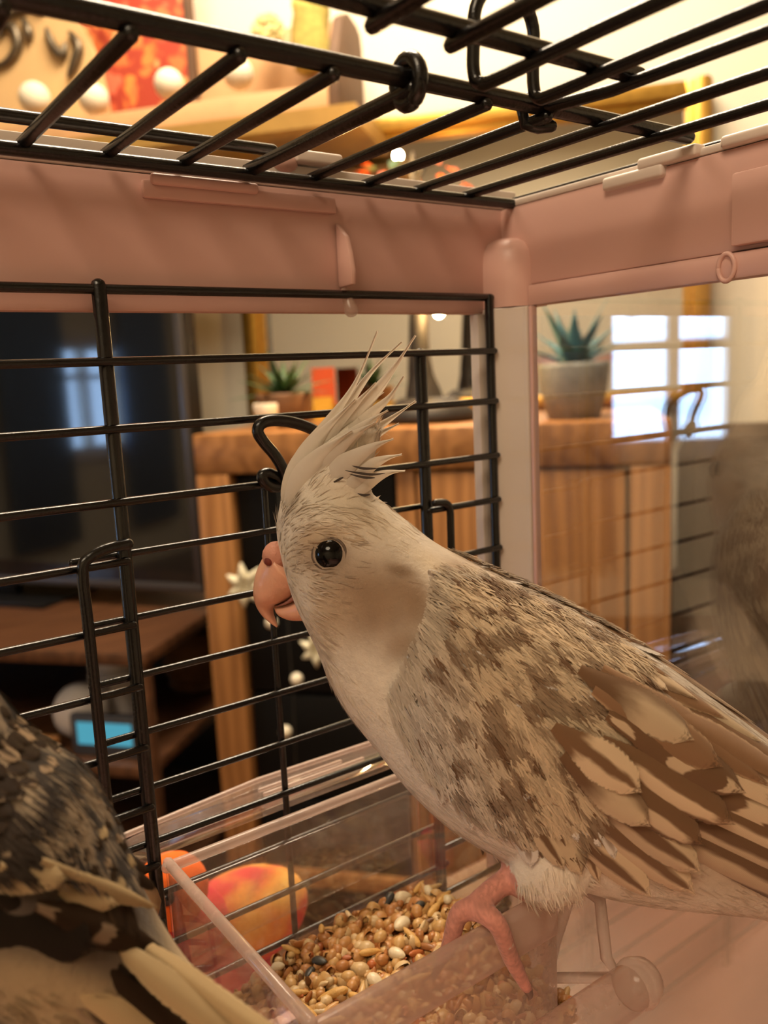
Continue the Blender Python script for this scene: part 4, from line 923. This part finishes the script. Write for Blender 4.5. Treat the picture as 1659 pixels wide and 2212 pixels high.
# eyes ------------------------------------------------------------------
for side_ in (1, -1):
    ec, en = on_bird(BA, BVH, 710, 1197); 
    if side_ < 0: ec = BA.mirror(ec); en = en - BA.n * 2 * (en @ BA.n)
    e = MB().ball(ec - en * .0023, .0037, 24).build('eye', 'eye_black', bird)
    a = np.cross(en, ZUP); a /= np.linalg.norm(a); b = np.cross(en, a)
    MB().tube([ec - en * .0006 + (a * math.cos(q) * 1.06 + b * math.sin(q)) * .00335 for q in np.linspace(0, 2 * math.pi, 28)], .00045, 8).build('eyelid', 'eyelid', e)
# beak ------------------------------------------------------------------
UB = [((588, 1172), (668, 1262), .0068), ((561, 1222), (650, 1281), .0062), ((551, 1265), (617, 1299), .0050), ((554, 1300), (594, 1306), .0031), ((567, 1327), (589, 1323), .0019), ((586, 1346), (595, 1340), .0010), ((598, 1355), (600, 1353), .0004)]
bk_ = MB().ring_loft(rings_from(BA, UB, 20, 4, 2.0)).build('upper_beak', 'beak_horn', bird)
LB = [((660, 1276), (668, 1338), .0056), ((628, 1294), (632, 1338), .0040), ((606, 1303), (608, 1328), .0028), ((595, 1306), (597, 1314), .0012)]
MB().ring_loft(rings_from(BA, LB, 18, 4, 2.0)).build('lower_beak', 'beak_horn', bird)
MG = [((654, 1266), (658, 1284), .0058), ((630, 1288), (634, 1298), .0044), ((606, 1301), (608, 1306), .0030)]
MB().ring_loft(rings_from(BA, MG, 14, 3, 2.0)).build('mouth_line', 'mouth_lining', bird)
for sd in (1, -1):
    c = BA.px(597, 1200, .0034 * sd); cr = MB().ball(c, .0033, 16, (1, .9, 1)).build('cere', 'cere_skin', bird)
    hN, _n = on_bird(BA, BVH, 583, 1212)
    MB().ball(BA.px(581, 1212, .0058 * sd), .0011, 12).build('nostril', 'nostril_red', cr)
# claws
for ti, tp in enumerate((toeA, toeB, toeC, ftA, ftB, ftC)):
    d = tp[-1] - tp[-2]; d /= np.linalg.norm(d); inw = np.array([0, .5, 0]) if ti == 0 else np.zeros(3)
    MB().tube(cat_rom([tp[-1] - d * .0003, tp[-1] + d * .0020 + np.array([0, 0, -.0002]), tp[-1] + d * .0034 + inw * .002 + np.array([0, 0, -.0010])], 3), [.0010, .0010, .0009, .0008, .0006, .0004, .0002], 8).build('claw', 'claw', bird)
# crest -----------------------------------------------------------------
t = NT('crest_vane'); co = t.coord(); nz = t.noise(500, co)
cc_ = t.mix(t.math('MULTIPLY', nz.outputs[0], .3), rgba((236, 226, 212)), rgba((190, 168, 142)))
MAT['crest_vane'] = t.done(t.n('ShaderNodeMixShader', {0: .35, 1: t.pbr(cc_, .6), 2: t.n('ShaderNodeBsdfTranslucent', {0: rgba((240, 226, 204))}).outputs[0]}).outputs[0])
simple('crest_dark', (70, 58, 48), .7, var=.3, scale=500)
CR_ = [([(612, 1070), (648, 990), (705, 915), (765, 830), (815, 714)], 40, .0008), ([(620, 1062), (668, 975), (735, 895), (800, 805), (868, 738)], 44, -.0006), ([(640, 1050), (700, 960), (775, 880), (845, 800), (897, 724)], 46, .0010), ([(660, 1045), (720, 955), (785, 880), (830, 830), (870, 770)], 46, -.0012),
       ([(680, 1042), (735, 965), (795, 900), (840, 858), (872, 812)], 46, .0014), ([(700, 1042), (750, 980), (800, 935), (850, 900), (898, 866)], 40, -.0016), ([(630, 1056), (675, 975), (725, 915), (770, 870), (812, 826)], 56, .0020), ([(650, 1048), (700, 965), (745, 915), (785, 880), (828, 846)], 58, -.0020),
       ([(612, 1082), (640, 1015), (680, 955), (722, 908), (768, 862)], 56, .0026), ([(670, 1048), (715, 985), (755, 945), (795, 912), (838, 886)], 60, .0030), ([(690, 1050), (735, 1000), (780, 962), (822, 935), (862, 915)], 56, -.0028), ([(620, 1080), (655, 1010), (695, 960), (735, 922), (776, 892)], 60, -.0030),
       ([(650, 1070), (690, 1005), (730, 965), (770, 935), (812, 912)], 64, .0040), ([(690, 1062), (732, 1015), (772, 985), (812, 962), (850, 948)], 60, .0042), ([(730, 1068), (765, 1030), (800, 1005), (834, 990), (868, 982)], 52, .0036), ([(620, 1092), (650, 1030), (688, 985), (724, 955), (760, 930)], 58, .0046),
       ([(750, 1078), (784, 1048), (815, 1030), (845, 1020), (875, 1018)], 42, .003)]
for pts, wpx, lat in CR_:
    P = cat_rom([BA.px(x, y, lat * 1.25 + .0006) for x, y in pts], 6); n = len(P); mb = MB(); vv = []; ff = []
    for i, p in enumerate(P):
        d = P[min(i + 1, n - 1)] - P[max(i - 1, 0)]; d /= np.linalg.norm(d); s = np.cross(d, BA.n); s /= np.linalg.norm(s); q = i / (n - 1)
        w_ = wpx * .5 * .19 / FPX * (.25 + 1.05 * math.sin(min(1, q * 2.6) * math.pi / 2)) * (1 - q) ** 1.25
        w_ = max(w_, .00022); vv += [p - s * w_ - BA.n * .0004, p + BA.n * .0005, p + s * w_ - BA.n * .0004]
        if i: o = (i - 1) * 3; ff += [(o, o + 1, o + 4, o + 3), (o + 1, o + 2, o + 5, o + 4)]
    mb.add(vv, ff).build('crest_feather', 'crest_vane', bird)
for pts in ([(745, 1016), (775, 1022), (805, 1025), (832, 1022)], [(760, 1006), (785, 1012), (815, 1012)], [(755, 1024), (785, 1031), (810, 1032)], [(716, 1044), (732, 1036), (742, 1031)], [(772, 1066), (786, 1070), (800, 1068)]):
    P = cat_rom([BA.px(x, y, .0064) for x, y in pts], 4); n = len(P); vv = []; ff = []
    for i, p in enumerate(P): w_ = .00028 * math.sin(math.pi * (i + .3) / n); vv += [p - ZUP * w_, p + ZUP * w_]; ff += [(2 * i - 2, 2 * i - 1, 2 * i + 1, 2 * i)] if i else []
    MB().add(vv, ff).build('dark_barb', 'crest_dark', bird)
# small barbs over head, breast, belly and thighs -------------------------
hc = BA.px(600, 1240); toTail = BA.t * .82 - ZUP * .57
rel = BV - hc; dist = np.linalg.norm(rel, axis=1); wgt = np.clip((dist - .012) / .03, 0, 1)[:, None]
flow = (rel / (dist[:, None] + 1e-9)) * (1 - wgt) + toTail[None] * wgt
thigh = (BY > 1830) & (BX < 1260) & (BV[:, 2] < FT + .025); flow[thigh] = -ZUP + BA.t * .2
wingzone = (BX > 930) & (BY > 1225) & (BY < 1840) & ((BX - 860) * .72 + 1240 < BY + 330) & (BY < 1440 + (BX - 830) * .95 + 40) & ~((BX < 980) & (BY < 1330))
crown = (BY < 1085) & (BX < 860); flow[crown] = (BA.t * .62 + ZUP * .78)[None]
ed_ = np.minimum(np.linalg.norm(BV - ec, axis=1), np.linalg.norm(BV - BA.mirror(ec), axis=1))
bkp = np.array([BA.px(*q) for q in ((600, 1230), (615, 1270), (625, 1310), (590, 1200))]); bd_ = np.min(np.linalg.norm(BV[:, None] - bkp[None], axis=2), axis=1)
keep = ~feet & (ed_ > .0040) & (bd_ > .0065)
strands(BV, BN, np.minimum(BC * 1.12, .95), BF, BA, keep, flow, 24000, .0044, .00020, 'plumage', bird, .12)
# ------------------------------------------------------------------ wing feathers of the white cockatiel
wing = {}
for sd in (1, -1):
    rings = rings_from(BA, [((960, 1440), (930, 1500), .001), ((1040, 1460), (1000, 1600), .0014), ((1180, 1500), (1120, 1690), .0016), ((1320, 1580), (1260, 1740), .0014), ((1440, 1660), (1410, 1760), .001), ((1520, 1720), (1510, 1760), .0006)], 16, 3, 2.0)
    ctr = []
    for r in rings:
        c = np.mean(r, 0); px_ = proj(c); q, nn = on_bird(BA, BVH, px_[0], px_[1], .014); sh_ = (q - BA.O) @ BA.n - (c - BA.O) @ BA.n - .0016
        r2 = [p + BA.n * sh_ for p in r]; ctr.append(r2 if sd > 0 else [BA.mirror(p) for p in r2])
    wing[sd] = MB().ring_loft(ctr).build('wing', 'f_plain', bird)
def put(x0, y0, x1, y1, wpx, mat, shape='round', h0=.0004, h1=.0016, nm='feather', lat=.0135):
    p0, n0 = on_bird(BA, BVH, x0, y0, lat); p1, n1 = on_bird(BA, BVH, x1, y1, lat); n_ = n0 + n1; n_ /= np.linalg.norm(n_)
    d0 = (p0 - CC) @ CR[2]; w_ = wpx * d0 / FPX
    a, b = p0 + n_ * h0, p1 + n_ * h1
    feather(nm, shape, mat, a, b, n_, w_, wing[1])
    am, bm_, nm_ = BA.mirror(a), BA.mirror(b), n_ - BA.n * 2 * (n_ @ BA.n)
    return (nm, shape, mat, am, bm_, nm_, w_)
FAR = []
# flow control points: x, y, angle, length, width
CP = np.array([(960, 1290, 34, 62, 36), (1150, 1320, 32, 90, 40), (1310, 1410, 35, 120, 46), (860, 1450, 62, 48, 30), (870, 1570, 62, 55, 32), (960, 1440, 56, 66, 40), (1050, 1530, 54, 92, 54), (1150, 1640, 58, 105, 56), (1040, 1720, 55, 90, 40), (1200, 1780, 58, 115, 48), (1270, 1560, 42, 125, 60), (1120, 1420, 40, 92, 46), (960, 1640, 60, 66, 36)], float)
def field(x, y):
    w_ = 1 / ((CP[:, 0] - x) ** 2 + (CP[:, 1] - y) ** 2 + 400) ** 1.3; w_ /= w_.sum(); return w_ @ CP[:, 2:]
POLY = [(930, 1222), (1010, 1226), (1120, 1272), (1250, 1335), (1390, 1420), (1400, 1540), (1330, 1640), (1310, 1760), (1240, 1840), (1130, 1815), (1010, 1752), (915, 1660), (862, 1580), (838, 1500), (880, 1410), (915, 1330)]
def inside(x, y):
    r = False; n = len(POLY)
    for i in range(n):
        (x1, y1), (x2, y2) = POLY[i], POLY[(i + 1) % n]
        if (y1 > y) != (y2 > y) and x < (x2 - x1) * (y - y1) / (y2 - y1) + x1: r = not r
    return r
# long flight feathers first (lowest layer), then coverts toward the head
BIG = [(1330, 1740, 1890, 2000, 120, 'f_stripe', 'long', .0004, .0016), (1340, 1700, 1900, 1960, 110, 'f_stripe', 'long', .0008, .0020), (1350, 1660, 1880, 1905, 110, 'f_stripe', 'long', .0012, .0024), (1360, 1620, 1860, 1850, 110, 'f_spot', 'long', .0016, .0028),
       (1370, 1580, 1840, 1800, 110, 'f_spot', 'long', .0020, .0032), (1360, 1540, 1800, 1760, 104, 'f_stripe', 'long', .0024, .0034), (1330, 1490, 1760, 1735, 96, 'f_plain', 'point', .0028, .0036), (1290, 1450, 1640, 1700, 96, 'f_plain', 'point', .0030, .0040),
       (1230, 1720, 1490, 1905, 100, 'f_vee', 'round', .0016, .0034), (1250, 1680, 1500, 1860, 96, 'f_vee', 'round', .0022, .0042), (1270, 1640, 1500, 1800, 92, 'f_stripe', 'round', .0026, .0046), (1200, 1760, 1400, 1912, 84, 'f_vee', 'round', .0012, .0030), (1290, 1590, 1560, 1760, 96, 'f_stripe', 'round', .0030, .0048),
       (1300, 1540, 1580, 1700, 96, 'f_spot', 'round', .0034, .0048), (1270, 1490, 1530, 1650, 100, 'f_plain', 'round', .0034, .0050), (1240, 1450, 1470, 1600, 96, 'f_pearl', 'round', .0034, .0050), (1190, 1560, 1370, 1690, 96, 'f_vee', 'round', .0034, .0050), (1210, 1620, 1390, 1760, 90, 'f_pearl', 'round', .0030, .0046)]
BIG += [(1330, 1410, 1560, 1560, 70, 'f_plain', 'point', .0006, .0016), (1380, 1440, 1640, 1610, 70, 'f_pearl', 'point', .0006, .0016), (1250, 1350, 1440, 1470, 60, 'f_plain', 'point', .0006, .0014), (1430, 1480, 1720, 1680, 76, 'f_plain', 'long', .0004, .0016), (1300, 1385, 1500, 1520, 60, 'f_pearl', 'point', .0008, .0016)]
for b in BIG: FAR.append(put(*b, nm='flight_feather' if b[6] != 'round' else 'covert_feather'))
cells = []; yy = 1238; row = 0
while yy < 1860:
    st_y = 34 if yy < 1420 else 40; xx = 820 + (row % 2) * 22
    while xx < 1420:
        x, y = xx + random.uniform(-7, 7), yy + random.uniform(-7, 7)
        if inside(x, y): cells.append((x, y))
        xx += 38 if x < 1000 else 46
    yy += st_y; row += 1
cells.sort(key=lambda q: -(q[0] * .75 + q[1] * .66))
for (x, y) in cells:
    ang, L, wd_ = field(x, y); ang = math.radians(ang + random.uniform(-15, 15)); L *= random.uniform(1.1, 1.6); wd_ *= random.uniform(.95, 1.4)
    back_zone = y < 1300 + (x - 950) * .55
    if back_zone: mt = random.choice(['f_pearl', 'f_pearl', 'f_plain'])
    elif x + (y - 1500) * .3 < 985: mt = random.choice(['f_tipped', 'f_tipped', 'f_pearl'])
    else: mt = random.choice(['f_pearl', 'f_vee', 'f_pearl', 'f_tipped'])
    front = not inside(x - 62, y - 52) or not inside(x - 70, y)
    if front: mt = 'f_tipped'
    x0, y0 = x - math.cos(ang) * L * .45, y - math.sin(ang) * L * .45; x1, y1 = x + math.cos(ang) * L * .55, y + math.sin(ang) * L * .55
    sz = L / 100
    FAR.append(put(x0, y0, x1, y1, wd_, mt, 'round' if front else random.choice(['round', 'round', 'point']), -.0010 if front else .0003, .0007 + .0006 * sz, nm='covert_feather'))
for a in FAR: feather(*a, wing[-1])
# loose barbs over the coverts: elongated pale and brown flecks following the lie of the feathers
from mathutils import noise as mnoise
CELL = np.array([(x, y) + tuple(field(x, y)) for x, y in cells]); CRAND = RNG.random((len(cells), 3))
def fleck(x, y):
    """pale share at a spot: each covert shows a pale oval toward its tip, darker between neighbours"""
    a = np.radians(CELL[:, 2]); dx, dy = x - CELL[:, 0], y - CELL[:, 1]
    s_ = (dx * np.cos(a) + dy * np.sin(a)) / (CELL[:, 3] * .42); t_ = (-dx * np.sin(a) + dy * np.cos(a)) / (CELL[:, 4] * .50)
    s_ = s_ + .25 * mnoise.noise(Vector((x / 30, y / 30, 1.7))); t_ = t_ + .35 * mnoise.noise(Vector((x / 24, y / 24, 5.1)))
    e = s_ * s_ + t_ * t_; k = int(np.argmin(e)); r = CRAND[k]; wgt = min(1, max(0, (1055 - x + (y - 1500) * .40) / 190))
    lo = .22 + .38 * r[1] if wgt < .5 else .5 + .4 * r[1]
    m = 1 - min(1, max(0, (e[k] - lo) / .45)); sp = math.exp(-((s_[k] - .1) ** 2 / .25 + (t_[k] - (r[2] - .5)) ** 2 / .06))
    if r[0] < .16: m *= .35
    if r[2] > .4: m *= 1 - .75 * sp
    return m * (1 - wgt) + max(m, .72 - .7 * (r[0] < .3)) * wgt
def covert_barbs(fig, bvh, count, name, parent, region, pale, dark, cool, ln, wd, lift):
    vv = []; ff = []; cc = []; k = 0; tries = 0
    xs = [q[0] for q in region]; ys = [q[1] for q in region]
    while k < count and tries < count * 6:
        tries += 1; x, y = random.uniform(min(xs), max(xs)), random.uniform(min(ys), max(ys))
        if not inside(x, y): continue
        r = ray(x, y); h = bvh.ray_cast(Vector(CC), Vector(r / np.linalg.norm(r)))
        if h[0] is None: continue
        ang = math.radians(field(x, y)[0] + random.gauss(0, 9)); p, n_ = np.array(h[0]), np.array(h[1])
        x2, y2 = x + math.cos(ang) * 20, y + math.sin(ang) * 20; d = hitp(x2, y2, p, n_) - p; d /= np.linalg.norm(d) + 1e-9
        m = fleck(x, y); wgt = min(1, max(0, (1055 - x + (y - 1500) * .40) / 190))
        base = np.array(lin(pale)) * (1 - wgt) + np.array(lin(cool)) * wgt; col = (base * m + np.array(lin(dark)) * (1 - m)) * random.uniform(.85, 1.12)
        if not inside(x - 40, y - 26): col = col * .45 + np.array(lin((214, 200, 180))) * .55
        s_ = np.cross(d, n_); L = ln * random.uniform(.7, 1.3); w = wd * random.uniform(.7, 1.3); b = p + n_ * lift * random.uniform(.7, 1.15)
        q1 = b + d * L * .5 + n_ * .0002; q2 = b + d * L - n_ * .0001; o = len(vv)
        for sd in (1, -1):
            pts = [b - s_ * w, b + s_ * w, q1 + s_ * w * .9, q1 - s_ * w * .9, q2]
            if sd < 0: pts = [fig.mirror(q) for q in pts]
            o = len(vv); vv += pts; ff += [(o, o + 1, o + 2, o + 3), (o + 3, o + 2, o + 4)]; cc += [tuple(col)] * 5
        k += 1
    mb = MB(); mb.v = [tuple(p) for p in vv]; mb.f = ff; mb.c = cc; ob = mb.build(name, 'down', parent); ob['kind'] = 'stuff'
covert_barbs(BA, BVH, 9000, 'covert_barbs', bird, POLY, (222, 198, 166), (122, 90, 64), (222, 212, 202), .0040, .00018, .0011)
# tail: long graduated feathers behind the frame
for k in range(8):
    l_ = (k - 3.5) * .0016; b0 = BA.px(1640, 1800, 0) + BA.n * l_; tdir = BA.t * .86 - ZUP * .5; ln = .12 - .007 * abs(k - 3.5)
    feather('tail_feather', 'long', 'f_stripe' if k % 2 else 'f_plain', b0 + ZUP * .001 * (3.5 - abs(k - 3.5)), b0 + tdir * ln + BA.n * l_ * 2, ZUP + BA.n * l_ * 60, .014, bird)
# ------------------------------------------------------------------ grey cockatiel at the left, seen from behind its folded wing
feather_mat('g_dark', (88, 66, 46), (44, 30, 18), 'plain', 0, .12); feather_mat('g_pale', (212, 190, 150), (190, 164, 124), 'plain', 0, .12); feather_mat('g_spot', (160, 136, 110), (50, 35, 22), 'tipped', 0, .12)
feather_mat('g_fleck', (140, 118, 96), (46, 32, 20), 'spot', 0, .12)
feather_mat('g_black', (52, 40, 30), (32, 25, 19), 'plain', 0, .12)
GB = Figure(at(150, 1900, .128), -4.0)
GS = [((-330, 1330), (-420, 1480), .004), ((-270, 1310), (-380, 1580), .0085), ((-180, 1350), (-330, 1700), .0115), ((-90, 1480), (-260, 1850), .013), ((10, 1610), (-160, 1990), .0155), ((115, 1690), (-60, 2110), .0175), ((195, 1800), (60, 2190), .017), ((260, 1905), (180, 2260), .0145), ((330, 2010), (270, 2330), .011), ((400, 2095), (350, 2390), .008), ((520, 2215), (470, 2470), .0055)]
mb = MB().ring_loft(rings_from(GB, GS))
gk = GB.px(120, 2200, 0)
for sd in (1, -1):
    b0 = GB.px(60, 2150, 0) + GB.n * .008 * sd; e0 = b0 + np.array([0, 0, -.022]); 
    mb.tube([b0, (b0 + e0) / 2, e0], [.008, .005, .0022], 10)
    mb.tube([e0, e0 - GB.t * .008 - ZUP * .001, e0 - GB.t * .011 - ZUP * .005], [.0022, .002, .0013], 8); mb.tube([e0, e0 + GB.t * .007 - ZUP * .001, e0 + GB.t * .0095 - ZUP * .005], [.0022, .002, .0013], 8)
GV, GF, GN = fuse(mb, 'grey_cockatiel', .0009, 8)
GC, GX, GY = paint(GB, GV, (74, 62, 52), [(190, 2200, 260, 90, 20, (190, 164, 124), .9), (60, 2160, 160, 60, 20, (150, 126, 94), .7), (420, 2160, 160, 60, 42, (206, 180, 138), .9), (-280, 1400, 90, 90, 0, (214, 190, 120), .8)])
gb = thing('cockatiel', e0 + np.array([0, 0, -.002]), 'dark grey cockatiel with cream wing bar turned away beside the seed cup', 'bird')
mb = MB(); mb.v = [tuple(p) for p in GV]; mb.f = GF; mb.c = [tuple(p) for p in GC]; mb.build('body', 'plumage', gb)
GBV = BVHTree.FromPolygons([tuple(p) for p in GV], GF)
gw = {}
for sd in (1, -1):
    rings = rings_from(GB, [((-120, 1640), (-200, 1760), .001), ((20, 1740), (-60, 1960), .0022), ((160, 1880), (100, 2080), .0024), ((300, 2010), (270, 2090), .0012), ((345, 2065), (340, 2085), .0005)], 14, 3, 2.0); ctr = []
    for r in rings:
        c = np.mean(r, 0); q_ = proj(c); q, nn = on_bird(GB, GBV, q_[0], q_[1], .013); s_ = (q - GB.O) @ GB.n - (c - GB.O) @ GB.n - .001
        r2 = [p + GB.n * s_ for p in r]; ctr.append(r2 if sd > 0 else [GB.mirror(p) for p in r2])
    gw[sd] = MB().ring_loft(ctr).build('wing', 'g_dark', gb)
def gput(x0, y0, x1, y1, wpx, mat, shape, h0, h1, nm):
    p0, n0 = on_bird(GB, GBV, x0, y0, .012); p1, n1 = on_bird(GB, GBV, x1, y1, .012); n_ = n0 + n1; n_ /= np.linalg.norm(n_); w_ = wpx * ((p0 - CC) @ CR[2]) / FPX
    a, b = p0 + n_ * h0, p1 + n_ * h1; feather(nm, shape, mat, a, b, n_, w_, gw[1])
    if nm != 'covert_feather': return
    feather(nm, shape, mat, GB.mirror(a), GB.mirror(b), n_ - GB.n * 2 * (n_ @ GB.n), w_, gw[-1])
# dark flights, then the cream bar, then small dark coverts with pale flecks
for (x0, y0, x1, y1, w_, mt, sh, h0, h1) in [(-90, 2030, 300, 2120, 150, 'g_black', 'point', .0010, .0012), (-60, 1990, 345, 2095, 140, 'g_black', 'point', .0014, .0016), (-60, 1950, 345, 2075, 130, 'g_black', 'point', .0018, .0020), (-40, 1925, 335, 2045, 110, 'g_black', 'point', .0022, .0022), (-100, 1960, 200, 2040, 130, 'g_black', 'round', .0024, .0024), (60, 1960, 330, 2050, 90, 'g_fleck', 'point', .0024, .0024),
        (-90, 1900, 240, 1955, 84, 'g_pale', 'round', .0028, .0030), (-20, 1880, 305, 1962, 74, 'g_pale', 'point', .0030, .0032), (60, 1872, 312, 1975, 56, 'g_pale', 'point', .0032, .0034), (-120, 1880, 130, 1896, 84, 'g_pale', 'round', .0034, .0036)]: gput(x0, y0, x1, y1, w_, mt, sh, h0, h1, 'flight_feather')
cl_ = []
for r_ in range(12):
    for c_ in range(9):
        x, y = -60 + c_ * 44 + (r_ % 2) * 22 + random.uniform(-8, 8), 1560 + r_ * 30 + random.uniform(-8, 8)
        if y > 1620 + x * .98 - 40 and y < 1862 + max(0, x) * .12 and x < 290: cl_.append((x, y))
cl_.sort(key=lambda q: -(q[0] * .6 + q[1] * .8))
for x, y in cl_:
    edge_ = y < 1665 + x * .98; a = math.radians(50 + random.uniform(-12, 12)); L = random.uniform(85, 115); mt = random.choice(['g_pale', 'g_spot', 'g_dark']) if edge_ and x > 90 else random.choice(['g_dark', 'g_dark', 'g_spot', 'g_fleck'])
    gput(x - math.cos(a) * L * .45, y - math.sin(a) * L * .45, x + math.cos(a) * L * .55, y + math.sin(a) * L * .55, random.uniform(52, 70), mt, 'round', .0006, .0022, 'covert_feather')
# cream rump and tail feathers running down to the right
for (x0, y0, x1, y1, w_, mt) in [(250, 2040, 620, 2330, 70, 'g_pale'), (230, 2090, 560, 2350, 80, 'g_dark'), (280, 2020, 640, 2280, 50, 'g_pale'), (150, 2140, 470, 2340, 90, 'g_pale'), (120, 2160, 380, 2300, 80, 'g_spot')]: 
    gput(x0, y0, x1, y1, w_, mt, 'long', .0002, .001, 'tail_feather')
# head details and the wooden perch it stands on
for sd in (1, -1):
    MB().ball(GB.px(-300, 1420, 0) + GB.n * .0088 * sd, .0032, 16).build('eye', 'eye_black', gb)
MB().ring_loft(rings_from(GB, [((-350, 1380), (-390, 1500), .004), ((-400, 1400), (-410, 1490), .0035), ((-425, 1450), (-415, 1500), .002), ((-415, 1530), (-412, 1535), .0005)], 14, 3)).build('beak', 'claw', gb)
for k in range(5):
    P = cat_rom([GB.px(-290 + 8 * k, 1320, 0), GB.px(-250 + 16 * k, 1200, 0), GB.px(-190 + 24 * k, 1110 + 10 * k, 0)], 4)
    MB().tube(P, [.0022 - .0021 * i / (len(P) - 1) for i in range(len(P))], 6).build('crest_feather', 'rose_cream', gb)
flo = np.repeat((GB.t * .7 - ZUP * .7)[None], len(GV), 0)
strands(GV, GN, GC, GF, GB, (GY > 2120 + .05 * GX) | (GX < -150), flo, 5000, .0042, .00025, 'plumage', gb)
up_ = (GY < 1868 + .12 * np.maximum(GX, 0)) & (GX > -200)
nzv = np.array([mnoise.noise(Vector((x / 40, y / 52, 2.2))) + .24 * (y < 1690 + .98 * x) for x, y in zip(GX, GY)])
pm = np.clip((nzv - .27) * 4, 0, 1)[:, None]; GC2 = np.array(lin((48, 36, 27)))[None] * (1 - pm) + np.array(lin((176, 154, 126)))[None] * pm
strands(GV, GN, GC2, GF, GB, up_, flo, 6500, .0052, .00028, 'covert_barbs', gb, .05, .0019)
wood('perch_wood', (150, 110, 70), (110, 76, 46), (20, 20, 20), .6)
pz = e0[2] - .0075; dirp = GB.n
pr = MB().tube([np.array([e0[0], e0[1], pz]) + dirp * .17, np.array([e0[0], e0[1], pz]) - dirp * .06], .0055, 14).build('perch', 'perch_wood'); tag(pr, 'round wooden perch under the grey cockatiel', 'perch')
